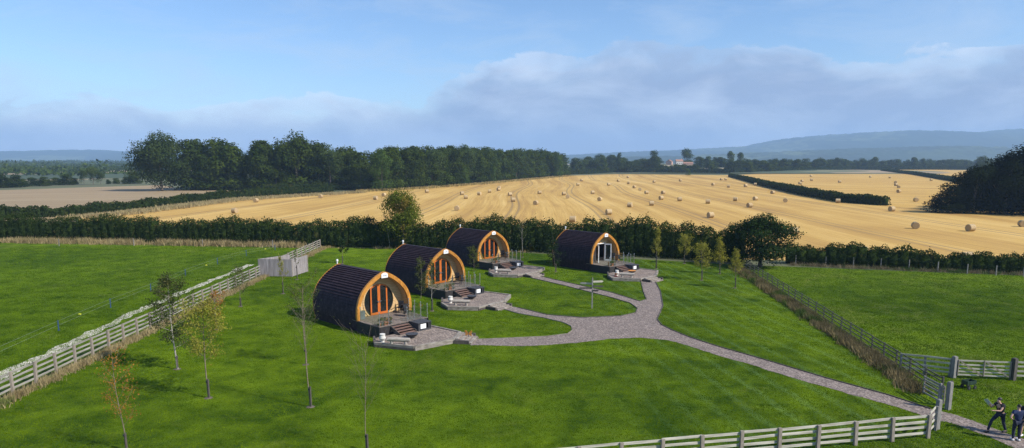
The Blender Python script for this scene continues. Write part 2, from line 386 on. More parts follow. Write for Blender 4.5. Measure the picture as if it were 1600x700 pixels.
# leaf clouds -----------------------------------------------------------------
def unit(n, rng):
    v = rng.normal(size=(n, 3)); return v / np.linalg.norm(v, axis=1, keepdims=True)
def leaves(pts, nrm, size, rng, jit=.8, aspect=.62):
    """diamond-shaped leaf sprays: 4 vertices, one face each"""
    n = len(pts); nn = nrm + jit * unit(n, rng); nn /= np.linalg.norm(nn, axis=1, keepdims=True)
    t = unit(n, rng); a = np.cross(nn, t); a /= np.linalg.norm(a, axis=1, keepdims=True); b_ = np.cross(nn, a)
    s_ = (size * rng.uniform(.55, 1.25, n))[:, None] * .5
    bend = nn * s_ * rng.uniform(-.5, .5, n)[:, None]
    V = np.stack([pts + a * s_ + bend, pts + b_ * s_ * aspect, pts - a * s_ + bend, pts - b_ * s_ * aspect], 1).reshape(-1, 3)
    return V, np.arange(4 * n).reshape(-1, 4)
def join(parts):
    Vs, Fs, k = [], [], 0
    for V, F_ in parts: Vs.append(V); Fs.append(F_ + k); k += len(V)
    return np.concatenate(Vs), np.concatenate(Fs)
def crown_mesh(name, w, h, z0, n, size, mat, rng, blobs=16, shape='round', core=True, loose=.25):
    """foliage gathered in clumps round a set of limbs"""
    parts = []; cs = []
    for k in range(blobs):
        f = rng.uniform(0, 1) ** .8
        z = z0 + h * (.12 + .78 * f)
        if shape == 'round': rr = w * .5 * math.sqrt(max(.05, 1 - (2 * abs(f - .42)) ** 2 * .85))
        elif shape == 'tall': rr = w * .5 * (1.05 - .75 * f)
        else: rr = w * .5 * (.55 + .45 * math.sin(PI * min(1, f + .15)))
        an = k * 2.399 + rng.uniform(-.5, .5); q = rr * rng.uniform(.35, .78)
        r_ = w * rng.uniform(.15, .27)
        cs.append((np.array([q * math.cos(an), q * math.sin(an), z]), r_, r_ * rng.uniform(.62, .95) * min(1.6, h / w)))
    cs.append((np.array([0, 0, z0 + h * .5]), w * .3, h * .38))
    if z0 < .5:
        for k in range(6): an = k * 1.05; cs.append((np.array([w * .27 * math.cos(an), w * .27 * math.sin(an), h * .13]), w * .2, h * .14))
    wt = np.array([c[1] * (c[1] + c[2]) for c in cs]); wt /= wt.sum()
    for (c, rx, rz_), q in zip(cs, wt):
        m_ = max(8, int(n * q)); d = unit(m_, rng); d[:, 2] = np.where((d[:, 2] < -.3) & (rng.uniform(size=m_) < .5), -d[:, 2], d[:, 2])
        rad = 1 - loose * rng.uniform(0, 1, m_) ** 1.6 + .10 * rng.normal(size=m_)
        lump = 1 + .16 * np.sin(d[:, 0] * 7 + c[2]) * np.sin(d[:, 1] * 6 + c[0]) + .1 * np.sin(d[:, 2] * 9 + c[1])
        p = c + d * (rad * lump)[:, None] * np.array([rx, rx, rz_])
        p[:, 2] = np.maximum(p[:, 2], z0 * .6)
        parts.append(leaves(p, d, size, rng, .6))
    V, F_ = join(parts)
    return mesh_np(name, V, F_, mat)
def trunk_mb(h, r_, rng, wob=.04, limbs=5, top=.75, lean=(0, 0), limb_len=.35, up=.9):
    mb = MB(); K = 7; pts = []
    for k in range(K + 1):
        f = k / K; pts.append((lean[0] * f * h + wob * h * .3 * math.sin(3.1 * f + rng.uniform(0, .8)), lean[1] * f * h + wob * h * .3 * math.sin(4 * f + 1), f * h * top))
    mb.tube(pts, [r_ * (1.25 if k == 0 else 1) * (1 - .85 * k / K) + r_ * .05 for k in range(K + 1)], 7)
    ends = [Vector(pts[-1])]
    for j in range(limbs):
        f = .38 + .58 * j / max(1, limbs - 1); k = min(K, int(f * K)); p = Vector(pts[k]); an = j * 2.4 + rng.uniform(0, 1)
        L = h * limb_len * (1.15 - f) * rng.uniform(.8, 1.2) + .12 * h
        e = p + Vector((math.cos(an) * L * .7, math.sin(an) * L * .7, L * up)); m_ = (p + e) / 2 + Vector((0, 0, -.06 * L))
        mb.tube([p, m_, e], [r_ * .42 * (1.1 - f), r_ * .28 * (1.1 - f), r_ * .1], 5); ends.append(e); ends.append(m_)
    return mb, ends

# ------------------------------------------------------------------ camera, light, sky
sc = bpy.context.scene
cam = bpy.data.cameras.new('camera'); co = bpy.data.objects.new('camera', cam); C.objects.link(co); sc.camera = co
cam.sensor_width = 36; cam.lens = F / 1600 * 36; cam.clip_end = 30000; cam.clip_start = .1
cam.shift_y = (VC - 350) / 1600
co.location = (0, 0, H); co.rotation_euler = (R(90) - P, 0, 0)
SUN_AZ = math.atan2(5.9, -3.0); SUN_EL = R(40)
sun = bpy.data.lights.new('sun', 'SUN'); sun.energy = 5.0; sun.angle = R(.6); sun.color = (1, .945, .86)
so = bpy.data.objects.new('sun', sun); C.objects.link(so)
sd = Vector((math.sin(SUN_AZ) * math.cos(SUN_EL), math.cos(SUN_AZ) * math.cos(SUN_EL), math.sin(SUN_EL)))
so.rotation_euler = sd.to_track_quat('Z', 'Y').to_euler(); so.location = (60, -40, 80)

w = bpy.data.worlds.new('World'); sc.world = w; w.use_nodes = True; nt = w.node_tree
bg = nt.nodes['Background']; bg.inputs[1].default_value = .10
sky = N(nt, 'ShaderNodeTexSky', sky_type='NISHITA'); sky.sun_disc = False; sky.sun_elevation = SUN_EL; sky.sun_rotation = SUN_AZ
sky.air_density = 1.0; sky.dust_density = .3; sky.ozone_density = 2.0; sky.altitude = 100
tc = N(nt, 'ShaderNodeTexCoord'); v = tc.outputs['Generated']
sx = N(nt, 'ShaderNodeSeparateXYZ'); nt.links.new(v, sx.inputs[0])
az = math_(nt, 'ARCTAN2', sx.outputs[0], sx.outputs[1]); el = sx.outputs[2]
# cloud bank: its top edge against the compass, roughened by billows
def azp(u): return .5 + math.atan((u - 800) / F) / 1.6
tops = [(0, 168), (240, 168), (330, 176), (430, 163), (560, 160), (660, 156), (705, 128), (760, 98), (880, 90), (1010, 84), (1200, 84), (1310, 104), (1450, 112), (1600, 100)]
azn = math_(nt, 'ADD', math_(nt, 'DIVIDE', az, 1.6), .5)
tr_ = ramp(nt, [(azp(u), ((250 - vv) / F) * 4) for u, vv in tops], azn)
cv = N(nt, 'ShaderNodeCombineXYZ'); nt.links.new(az, cv.inputs[0]); nt.links.new(math_(nt, 'MULTIPLY', el, 2.2), cv.inputs[1])
b1 = noise(nt, cv.outputs[0], 9, 6, .55, .3); b2 = noise(nt, cv.outputs[0], 4.5, 5, .6, .4)
edge = math_(nt, 'SUBTRACT', math_(nt, 'DIVIDE', tr_.outputs[0], 4), el)
edge = math_(nt, 'ADD', edge, math_(nt, 'MULTIPLY', math_(nt, 'SUBTRACT', b1.outputs[0], .5), .085))
b3 = noise(nt, cv.outputs[0], 26, 5, .6, .2); edge = math_(nt, 'ADD', edge, math_(nt, 'MULTIPLY', math_(nt, 'SUBTRACT', b3.outputs[0], .5), .022))
mask = ramp(nt, [(0, 0), (.16, .45), (.5, .78), (1, .93)], math_(nt, 'MULTIPLY', edge, 18, True)); mask.color_ramp.interpolation = 'EASE'
rim = ramp(nt, [(0, 0), (.08, 1.0), (.26, .5), (.6, 0)], math_(nt, 'MULTIPLY', edge, 16, True))
lit = ramp(nt, [(.42, 0), (.64, 1)], b2.outputs[0])
SKYC = mix(nt, sky.outputs[0], (.94, 1.11, 1.33), 1, 'MULTIPLY')
ccol = mix(nt, (2.65, 3.5, 5.3), (5.3, 6.2, 7.7), math_(nt, 'MULTIPLY', lit.outputs[0], .85))
ccol2 = mix(nt, ccol.outputs[2], (9.0, 9.1, 9.6), math_(nt, 'MULTIPLY', rim.outputs[0], math_(nt, 'ADD', math_(nt, 'MULTIPLY', lit.outputs[0], .75), .22)))
# thin high wisps over the right half
wi = noise(nt, mapping(nt, cv.outputs[0], (1, 1.6, 1), loc=(3, 1, 0)).outputs[0], 5, 6, .65, .5)
wisp = ramp(nt, [(.46, 0), (.72, .42)], wi.outputs[0])
s1 = mix(nt, SKYC.outputs[2], (4.9, 6.0, 7.6), wisp.outputs[0])
s2 = mix(nt, s1.outputs[2], ccol2.outputs[2], mask.outputs[0])
nt.links.new(s2.outputs[2], bg.inputs[0])
vs = sc.view_settings; vs.view_transform = 'Standard'; vs.look = 'None'; vs.exposure = 0.28; vs.gamma = 1

# ------------------------------------------------------------------ ground sheets
sheet('ground', [(-9000, -60), (9000, -60), (9000, 9000), (-9000, 9000)], -.06, M['country'])
pad_l = [(-28.4, 20), (-28.4, 103), (-34, 109), (-120, 116), (-120, 20)]
lawn = [(-28.2, 20), (-28.2, 103), (-18, 103), (0, 98), (28, 86), (28.0, 80), (23.7, 36), (20.6, 32), (12, 29), (0, 26.5), (-4, 20)]
pad_r = [(-4, 20), (0, 26.5), (12, 29), (20.6, 32), (23.7, 36), (28.0, 80), (28, 86), (60, 77), (110, 62), (110, 20)]
sheet('paddock', pad_l, 0, M['paddock']); sheet('lawn', lawn, 0, M['lawn']); sheet('paddock', pad_r, 0, M['paddock2'])
near_edge = [(-60, 104), (-35, 108), (0, 101), (27, 92), (40, 89), (72, 82), (125, 70), (240, 70)]
stub = near_edge + [(240, 150), G(1600, 338), G(1440, 328), G(1385, 321), G(1320, 316), G(1260, 305), G(1200, 291), G(1165, 281), G(1143, 273.5), G(960, 272), G(890, 274.5), G(750, 288), G(640, 296), G(560, 300), G(420, 308), G(200, 335), G(120, 342)]
sheet('stubble_field', stub, -.04, M['stubble'])
stub2 = [G(1143, 273.5), G(1165, 281), G(1200, 291), G(1260, 305), G(1320, 316), G(1385, 321), G(1440, 328), G(1600, 338), (240, 150), (420, 330), (620, 700), G(1400, 264), G(1330, 266), G(1200, 271)]
sheet('far_stubble_field', stub2, -.03, M['stubble2'])
till = [(-420, 122), (-420, 330), G(-300, 297), G(0, 297), G(120, 293), G(250, 289), G(300, 297), G(520, 298), G(420, 305), G(200, 327), G(100, 340), (-60, 112)]
sheet('tilled_field', till, -.05, M['tilled'])
# gravel paths, traced on the ground
PATH = [(738, 531), (735, 539.5), (830, 541), (900, 536), (955, 529.5), (1000, 528), (1043, 531.4), (1069, 538), (1100, 548.6), (1137, 560), (1171, 569), (1214, 583), (1240, 590.5), (1283, 603.5), (1326, 615.5), (1369, 627.5), (1412, 639.5), (1434, 646.5), (1452, 653), (1468, 658), (1494, 663), (1528, 676), (1560, 689), (1586, 700), (1660, 730), (1700, 720), (1620, 693), (1550, 669), (1520, 658), (1486, 646), (1468, 642), (1454, 639.5), (1429, 631), (1386, 617), (1334, 602.5), (1291, 591), (1240, 574.7), (1214, 568), (1171, 555.5), (1120, 541), (1077, 527), (1050, 516), (1034, 508), (1027, 499), (1036, 478), (1032, 455), (1023, 438), (1001, 438), (1005, 455), (1010, 468), (1000, 471), (955, 457), (880, 440), (845, 432), (828, 434), (880, 446), (955, 465), (985, 474), (996, 482), (993, 489), (970, 494), (910, 496.5), (855, 492), (810, 481), (793, 478), (785, 483), (810, 490), (850, 497), (880, 504), (893, 510), (894, 517), (887, 522), (855, 526), (790, 529)]
path = [G(u, v) for u, v in PATH]
def frayed(poly, amp, step=.35, seed=4):
    rr = random.Random(seed); out = []
    for p, q in zip(poly, poly[1:] + poly[:1]):
        n = max(1, int(math.dist(p, q) / step)); d = ((q[0] - p[0]) / n, (q[1] - p[1]) / n); l = math.hypot(*d) or 1
        for k in range(n): o_ = rr.uniform(-amp, amp); out.append((p[0] + d[0] * k - d[1] / l * o_, p[1] + d[1] * k + d[0] / l * o_))
    return out
path = frayed(path, .07)
sheet('gravel_path', path, .012, M['gravel'])
def edging(name, px, mat=None):
    mb = MB(); pts = [G(u, v) for u, v in px]
    for a, b2 in zip(pts, pts[1:]): mb.beam((*a, .02), (*b2, .02), .05, .09)
    o = mb.build(name, mat or M['rail_dark']); tag(o, kind='structure')
edging('path_edging', [(828, 434), (880, 446), (955, 465), (985, 474), (996, 482), (993, 489), (970, 494), (910, 496.5), (855, 492), (810, 481)])
edging('path_edging', [(785, 483), (810, 490), (850, 497), (880, 504), (893, 510), (894, 517), (887, 522), (855, 526), (790, 529), (738, 531)], M['sleeper'])
edging('path_edging', [(828, 434), (845, 432), (880, 440), (955, 457), (1000, 471), (1010, 468), (1005, 455), (1001, 438)])
edging('path_edging', [(1023, 438), (1032, 455), (1036, 478), (1027, 499), (1034, 508), (1050, 516), (1077, 527), (1120, 541), (1171, 555.5), (1214, 568), (1291, 591), (1386, 617), (1429, 631), (1454, 639.5)], M['sleeper_dark'])  # dark board colour stands in for the shadow along this path edge

# hills far off: a long wooded escarpment on the right, low downs on the left
def hills(name, x0, x1, y0, y1, prof, seed, nx=300, ny=50, rough=1.0):
    rng = np.random.default_rng(seed); X, Y = np.meshgrid(np.linspace(x0, x1, nx), np.linspace(y0, y1, ny), indexing='ij')
    f = (Y - y0) / (y1 - y0); ridge = np.interp(X, [p[0] for p in prof], [p[1] for p in prof])
    Z = ridge * np.sin(np.clip(f * 1.7, 0, 1) * PI / 2) ** 1.3
    Z = Z * np.where(f > .62, 1 - (f - .62) * .6, 1)
    for k in range(9):
        a_, b_ = rng.uniform(.0006, .006, 2); Z += rough * ridge * .035 * np.sin(X * a_ + rng.uniform(0, 6)) * np.sin(Y * b_ + rng.uniform(0, 6)) * np.clip(f * 4, 0, 1)
    Z += rough * rng.uniform(0, 13, Z.shape) * np.clip(f * 3, 0, 1)
    V = np.stack([X, Y, Z - .3], -1).reshape(-1, 3); I = np.arange(nx * ny).reshape(nx, ny)
    Fq = np.stack([I[:-1, :-1], I[1:, :-1], I[1:, 1:], I[:-1, 1:]], -1).reshape(-1, 4)
    tag(link(name, mesh_np(name, V, Fq, M['hill'], True)), kind='structure')
hills('hills', 300, 7600, 4300, 7400, [(300, 40), (1130, 78), (1700, 100), (2100, 112), (2380, 190), (2800, 234), (3300, 243), (4300, 252), (5200, 250), (7600, 250)], 3)
hills('hills', -200, 5200, 3000, 4200, [(-200, 6), (900, 22), (1700, 62), (2300, 70), (3000, 62), (5200, 50)], 5)
hills('hills', -7000, 700, 4600, 7400, [(-7000, 95), (-5000, 60), (-4300, 78), (-3700, 92), (-3200, 70), (-2700, 84), (-1800, 50), (700, 10)], 8)

# ------------------------------------------------------------------ hedges
def hedge(name, pts, width, hts, dens, size, mat, label, seed, group=None, uneven=.35, z0=0.0, core=True):
    dens *= 2.6
    rng = np.random.default_rng(seed); parts = []; cm = MB()
    L = 0; segs = []
    for a, b_ in zip(pts, pts[1:]): segs.append((np.array(a), np.array(b_), L, math.dist(a, b_))); L += segs[-1][3]
    ph = rng.uniform(0, 6, 8)
    def hh(s_):
        base = np.interp(s_ / L, np.linspace(0, 1, len(hts)), hts)
        return base * (1 + uneven * .30 * (np.sin(s_ * .9 + ph[0]) * .4 + np.sin(s_ * 2.3 + ph[1]) * .35 + np.sin(s_ * .31 + ph[2]) * .5 + np.sin(s_ * 5.1 + ph[3]) * .2))
    for a, b_, s0, l in segs:
        d = (b_ - a) / l; nrm = np.array([-d[1], d[0]])
        n = int(l * dens * (np.mean(hts) * 2 + width)); t = rng.uniform(0, 1, n); s_ = s0 + t * l; top = hh(s_)
        ang = rng.uniform(-.12, PI + .12, n) ; cx = np.cos(ang); cz = np.sin(ang)
        ex = np.sign(cx) * np.abs(cx) ** .55; ez = np.clip(np.sign(cz) * np.abs(cz) ** .6, 0, 1)
        bul = 1 + .16 * np.sin(s_ * 1.7 + ph[4]) + .12 * np.sin(s_ * 3.9 + ph[5] + ez * 3) + .12 * rng.normal(size=n)
        off = ex * width * .5 * bul; z = z0 + ez * top * (1 + .05 * rng.normal(size=n))
        # lower flank filled evenly
        low = rng.uniform(size=n) < .45; z = np.where(low, z0 + rng.uniform(0, 1, n) * top * .95, z); off = np.where(low, np.sign(cx) * width * .5 * bul * (1 - .25 * (z - z0) / top), off)
        fill = rng.uniform(size=n) < .42; z = np.where(fill, z0 + top * rng.uniform(.72, 1.0, n) , z); off = np.where(fill, rng.uniform(-.42, .42, n) * width * (1.35 - .55 * (z - z0) / top), off)
        p = np.stack([a[0] + d[0] * l * t + nrm[0] * off, a[1] + d[1] * l * t + nrm[1] * off, np.maximum(z, .02)], 1)
        nr = np.stack([nrm[0] * ex, nrm[1] * ex, np.where(low, .25, ez)], 1); nr /= np.linalg.norm(nr, axis=1, keepdims=True) + 1e-6
        parts.append(leaves(p, nr, size, rng, .9))
        k = int(l / 1.2) + 1
        for q in range(k):
            f0, f1 = q / k, (q + 1) / k; sm = s0 + l * (f0 + f1) / 2; ht = float(hh(sm)) * random.uniform(.78, .86)
            m4 = Matrix(((d[0], nrm[0], 0), (d[1], nrm[1], 0), (0, 0, 1))).to_4x4(); c = a + (b_ - a) * (f0 + f1) / 2
            m4.translation = (c[0], c[1], ht / 2); cm.box(None, (l * (f1 - f0) * .998, width * .34, ht), M4=m4)
    V, F_ = join(parts)
    if core: V, F_ = join([(V, F_), (np.array([tuple(x) for x in cm.v]), np.array(cm.f))])
    o = link(name, mesh_np(name, V, F_, mat)); return tag(o, label, 'hedge', group)
hedge('hedge', [(-125, 119), (-82, 112), (-50, 108), (-19, 103.6), (0, 100.2), (18, 94.6), (30, 88.6)], 3.0, [3.8, 3.9, 4.0, 3.8, 3.7, 4.1, 4.6, 4.5], 19, .23, M['hedge'], 'long dark tall hedge running behind the four pods and the left paddock', 1, uneven=.55)
hedge('hedge', [(35, 87.5), (46, 84), (60, 79.5), (80, 73), (115, 62)], 2.2, [2.5, 2.2, 2.5, 2.3, 2.4], 16, .22, M['hedge'], 'low thin hedge behind the wire fence on the far side of the right paddock', 2, uneven=.8)
hedge('hedge', [G(-60, 345), G(0, 341), G(100, 338), G(200, 329), G(300, 316), G(380, 308), G(520, 299)], 3.0, [2.3, 2.3, 2.2, 2.4, 2.6, 2.3, 2.2], 4.5, .55, M['hedge_far'], 'field hedge slanting between the brown tilled field and the stubble at left', 3, uneven=.8)
hedge('hedge', [G(1141, 276), G(1165, 282), G(1200, 292), G(1260, 305.5), G(1320, 316), G(1385, 321)], 3.2, [2.2, 2.4, 2.5, 2.6, 2.8, 2.5], 5, .55, M['hedge_far'], 'curved dark hedge dividing the two stubble fields at right', 4, uneven=.5)
hedge('hedge', [G(1378, 267), G(1430, 273), G(1500, 285)], 3.2, [2.6, 2.6, 2.6], 3.5, .6, M['hedge_far'], 'short straight hedge running into the dark wood at right', 5, uneven=.4)
hedge('hedge', [G(890, 272.5), G(960, 270.5), G(1141, 271.5)], 4, [4.5, 4.5, 4.5], 3, 1.1, M['hedge_far'], 'far dark hedge closing the top of the main stubble field', 6, uneven=.3)
hedge('hedge', [G(1145, 271), G(1210, 269.5), G(1330, 265.5), G(1500, 265), G(1600, 265)], 4, [4.5, 4.5, 4.5], 3, 1.2, M['hedge_far'], 'far hedge closing the top of the smaller stubble field', 7, uneven=.3)
hedge('hedge', [G(410, 299.5), G(470, 297.5), G(530, 297)], 2.5, [2.6, 2.6], 4, .6, M['hedge_far'], 'short pale green hedge at the foot of the wood at left', 9, uneven=.5)

# tall dry grass, weeds: blades in tufts
def tufts(name, pts_fn, n, hgt, mat, seed, label, blades=9, spread=.12, wid=.035, lean=.35, cat='grass'):
    rng = np.random.default_rng(seed); P0 = pts_fn(n, rng); n = len(P0)
    B = np.repeat(P0, blades, 0); m_ = len(B); B[:, :2] += rng.normal(size=(m_, 2)) * spread
    h_ = np.repeat(hgt * rng.uniform(.45, 1.15, n), blades) * rng.uniform(.6, 1.1, m_)
    an = rng.uniform(0, 2 * PI, m_); ln = rng.normal(size=(m_, 2)) * lean
    dx = np.stack([np.cos(an), np.sin(an), np.zeros(m_)], 1) * wid * rng.uniform(.6, 1.4, m_)[:, None]
    T = B + np.stack([ln[:, 0] * h_, ln[:, 1] * h_, h_], 1)
    V = np.stack([B - dx, B + dx, T], 1).reshape(-1, 3)
    o = link(name, mesh_np(name, V, np.arange(3 * m_).reshape(-1, 3), mat)); return tag(o, label, cat, None, 'stuff')
def along(pts, width, side=0.0, gap=0.0):
    def fn(n, rng):
        L = [math.dist(a, b_) for a, b_ in zip(pts, pts[1:])]; c = np.cumsum([0] + L); s_ = rng.uniform(0, c[-1], n)
        if gap: s_ = s_[(np.sin(s_ * .7) + np.sin(s_ * .23 + 2) + rng.normal(size=len(s_)) * .5) > -gap]
        x = np.interp(s_, c, [p[0] for p in pts]); y = np.interp(s_, c, [p[1] for p in pts]); k = np.clip(np.searchsorted(c, s_) - 1, 0, len(L) - 1)
        D = np.array([((b_[0] - a[0]) / l, (b_[1] - a[1]) / l) for (a, b_), l in zip(zip(pts, pts[1:]), L)])[k]
        o_ = side + rng.normal(size=len(s_)) * width * .45
        return np.stack([x - D[:, 1] * o_, y + D[:, 0] * o_, np.zeros(len(s_))], 1)
    return fn
FL = [(-27.9, 20), (-28.5, 103)]
tufts('dry_grass', along(FL, .50, -.50), 1900, .42, M['dry'], 21, 'tall straw coloured grass along the foot of the long left fence', 10, .12, .02)
tufts('dry_grass', along([(-125, 116.5), (-82, 109.8), (-50, 106), (-30, 103.2)], .9, .1, 1.2), 1500, 1.0, M['dry'], 22, 'band of tall straw coloured grass under the hedge behind the left paddock', 14, .3, .06)
tufts('dry_grass', along([(-30, 102.6), (-19, 101.6), (10, 96)], .4, .2, .4), 260, .45, M['dry'], 26, 'short dry grass at the foot of the hedge behind the pods', 10, .2, .03)
FR = [(23.5, 37.4), (24.2, 41.0), (24.6, 46), (28.0, 84.5)]
tufts('rough_weeds', along(FR, .60, .62), 2000, .56, M['weeds'], 23, 'rough brown weeds crowding the right fence', 12, .18, .028, cat='weeds')
tufts('rough_weeds', along([(35, 85.6), (46, 82), (60, 77.6), (115, 61)], .7, .0), 900, .5, M['weeds'], 24, 'rough grass and weeds under the wire fence', 10, .25, .035, cat='weeds')
tufts('dry_grass', along([G(100, 343), G(200, 334), G(300, 321), G(380, 312), G(560, 301)], 3.0, .0), 1500, 1.0, M['dry'], 25, 'wide margin of straw coloured grass between field hedge and stubble', 12, .8, .16)
tufts('dry_grass', along([G(560, 300), G(640, 296), G(750, 288), G(890, 275)], 2.5, 1.0), 800, 1.1, M['dry'], 27, 'straw coloured grass margin at the foot of the long wood', 12, 1.2, .25)

# short turf blades where the camera is close enough to see them
def turf_blades(name, poly, box_, n, hgt, wid, mat, seed, label, excl=(), falloff=55):
    rng = np.random.default_rng(seed); X = rng.uniform(box_[0], box_[1], n); Y = rng.uniform(box_[2], box_[3], n)
    k = inside(poly, X, Y) & (rng.uniform(size=n) < np.clip((falloff / np.maximum(Y, 20)) ** 2, 0, 1))
    for e in excl: k &= ~inside(e, X, Y)
    X, Y = X[k], Y[k]; B = np.stack([X, Y, np.zeros(len(X))], 1)
    def fn(n_, r_): return B
    return tufts(name, fn, len(B), hgt, mat, seed + 1, label, 3, .05, wid, .55)

# ------------------------------------------------------------------ fences
def post_mesh(w_, d_, h_, mat, name='post', pointed=False):
    mb = MB(); mb.box((0, 0, h_ / 2), (w_, d_, h_))
    if pointed: mb.tube([(0, 0, h_), (0, 0, h_ + .05)], [w_ * .45, .01], 4)
    return mb.mesh(name, mat)
def fence(name, pts, spacing, h_, rails, mp_, mr_, label, pw=.13, group=None, rail_h=.10, side=1, first=True):
    root = empty(name, (*pts[0], 0), 0, label, 'fence', group); ox, oy = pts[0]
    pm = post_mesh(pw, pw * .8, h_, mp_); L = [math.dist(a, b_) for a, b_ in zip(pts, pts[1:])]; P_ = []
    for (a, b_), l in zip(zip(pts, pts[1:]), L):
        n = max(1, round(l / spacing)); P_ += [(a[0] + (b_[0] - a[0]) * k / n, a[1] + (b_[1] - a[1]) * k / n, math.atan2(b_[1] - a[1], b_[0] - a[0])) for k in range(n)]
    P_.append((*pts[-1], P_[-1][2]))
    for i, (x, y, an) in enumerate(P_):
        if i == 0 and not first: continue
        o = link('post', pm, root, (x - ox, y - oy, random.uniform(-.04, .02)), an)
        o.rotation_euler = (random.uniform(-.035, .035), random.uniform(-.035, .035), an + random.uniform(-.05, .05))
    for z in rails:
        mb = MB(); off = (pw * .4 + .022) * side
        for (x0, y0, a0), (x1, y1, _) in zip(P_, P_[1:]):
            an = math.atan2(y1 - y0, x1 - x0); nx, ny = -math.sin(an) * off, math.cos(an) * off; j0, j1 = random.uniform(-.028, .028), random.uniform(-.028, .028)
            d = .004
            mb.beam((x0 - ox + nx + d * math.cos(an), y0 - oy + ny + d * math.sin(an), z + j0), (x1 - ox + nx - d * math.cos(an), y1 - oy + ny - d * math.sin(an), z + j1), .036, rail_h)
        mb.build('rail', mr_, root)
    return root
fence('post_and_rail_fence', [(-27.9, 24), (-28.2, 60), (-28.6, 102.5)], 1.92, 1.34, (.32, .62, .92, 1.22), M['post'], M['rail_grey'], 'long pale four rail timber fence between the lawn and the left paddock', side=1, rail_h=.115, pw=.15)
fence('post_and_rail_fence', [(-4.0, 25.9), (2.8, 27.4), (12, 29.4), (19.67, 31.05)], 1.9, 1.18, (.24, .52, .80, 1.08), M['post'], M['rail'], 'pale four rail timber fence across the bottom of the lawn', side=1, rail_h=.115, pw=.15)
fence('post_and_rail_fence', [(19.85, 31.2), (20.6, 32.0)], 1.3, 1.22, (.26, .54, .84, 1.14), M['grey_post'], M['rail'], 'short angled stub of four rails ending at the tall grey post by the path', side=1, first=False)
fence('post_and_rail_fence', [(23.9, 36.9), (24.7, 46), (28.3, 84.0)], 1.95, 1.16, (.28, .58, .86, 1.10), M['rail_dark'], M['rail_dark'], 'long weathered rail fence, coloured dark for shade, with weeds between lawn and right paddock', pw=.10, rail_h=.07)
fence('post_and_rail_fence', [(24.2, 41.6), (26.55, 40.45)], 1.35, 1.15, (.28, .56, .84, 1.12), M['grey_post'], M['rail'], 'short pale rail fence joining the dark fence to the field gate', side=-1)
fence('post_and_rail_fence', [(30.1, 39.9), (34, 39.2)], 1.9, 1.15, (.28, .56, .84, 1.12), M['grey_post'], M['rail'], 'pale rail fence running off beyond the dark field gate post', side=-1, first=False)
def gate_post(x, y, s_, h_, mat, label):
    mb = MB(); mb.box((0, 0, h_ / 2), (s_, s_, h_)); mb.box((0, 0, h_ + .015), (s_ * .7, s_ * .7, .03))
    tag(mb.build('gate_post', mat, None, (x, y, 0), R(20), bevel=.012), label, 'gate post')
gate_post(20.75, 32.15, .20, 1.5, M['grey_post'], 'tall grey square post where the bottom fence meets the path')
gate_post(22.98, 34.85, .22, 1.5, M['grey_post'], 'thick grey post on the far side of the path opening')
gate_post(22.62, 35.05, .13, 1.35, M['grey_post'], 'slim post just left of the thick grey post by the path')
gate_post(23.35, 35.3, .12, 1.4, M['post_dark'], 'slim dark post just behind the thick grey post by the path')
gate_post(26.66, 40.25, .24, 1.32, M['grey_post'], 'pale square post holding the near end of the field gate')
gate_post(29.9, 39.75, .26, 1.35, M['post_dark'], 'dark thick post at the right end of the field gate')
def gate(name, a, b_, h_, rails, mat, label, diag=True, wd=.035, uprights=(0, .5, 1)):
    root = empty(name, (*a, 0), 0, label, 'gate'); d = Vector((b_[0] - a[0], b_[1] - a[1], 0))
    for z in rails: MB().beam((0, 0, z), (d.x, d.y, z), wd, .085).build('rail', mat, root)
    u = d.normalized(); nn = Vector((-u.y, u.x, 0)) * -.038
    for f in uprights:
        p = d * f + nn; MB().beam((p.x, p.y, rails[0] - .04), (p.x, p.y, rails[-1] + .045), .04, .09).build('stile', M['post'], root)
    if diag:
        for f0, f1 in ((.03, .47), (.53, .97)):
            p, q = d * f0 + nn * 2.1, d * f1 + nn * 2.1; MB().beam((p.x, p.y, rails[-1] - .02), (q.x, q.y, rails[0]), .035, .07).build('brace', M['post'], root)
gate('field_gate', (26.85, 40.2), (29.7, 39.78), 1.2, (.22, .42, .62, .84, 1.1), M['rail'], 'pale five bar field gate with diagonal braces, closed')
gate('path_gate', (23.0, 35.3), G(1441, 617), 1.1, (.2, .42, .66, .92, 1.08), M['grey_post'], 'small grey gate standing open beside the weeds at the path opening', False, .03, (.02, .98))
# wire fence before the right hedge
root = empty('wire_fence', (*G(1243, 413), 0), 0, 'thin wire fence on grey posts in front of the low hedge', 'fence'); ox, oy = G(1243, 413)
pm = post_mesh(.09, .09, 1.15, M['grey_post']); wp = [(1200, 411.5), (1243, 413), (1290, 414.6), (1333, 416.5), (1376, 418.5), (1420, 420.6), (1465, 424), (1511, 428), (1556, 430.5), (1599, 432.5), (1650, 436)]
for u, v_ in wp: x, y = G(u, v_); link('post', pm, root, (x - ox, y - oy, 0))
for z in (.35, .7, 1.05):
    MB().tube([(G(u, v_)[0] - ox, G(u, v_)[1] - oy - .06, z) for u, v_ in wp], .004, 4).build('wire', M['charcoal'], root)
root = empty('wire_fence', (-60, 105, 0), 0, 'thin leaning wire fence posts in the dry grass before the left hedge', 'fence')
for x, y in ((-22, -2.4), (-9, -1.3), (2, -.6), (13, -1.6), (24, -2.6)): link('post', pm, root, (x, y + .9, 0))
MB().tube([(-22, -1.6, 1), (-9, -.5, 1), (2, .2, 1), (13, -.8, 1), (24, -1.8, 1)], .004, 4).build('wire', M['charcoal'], root)
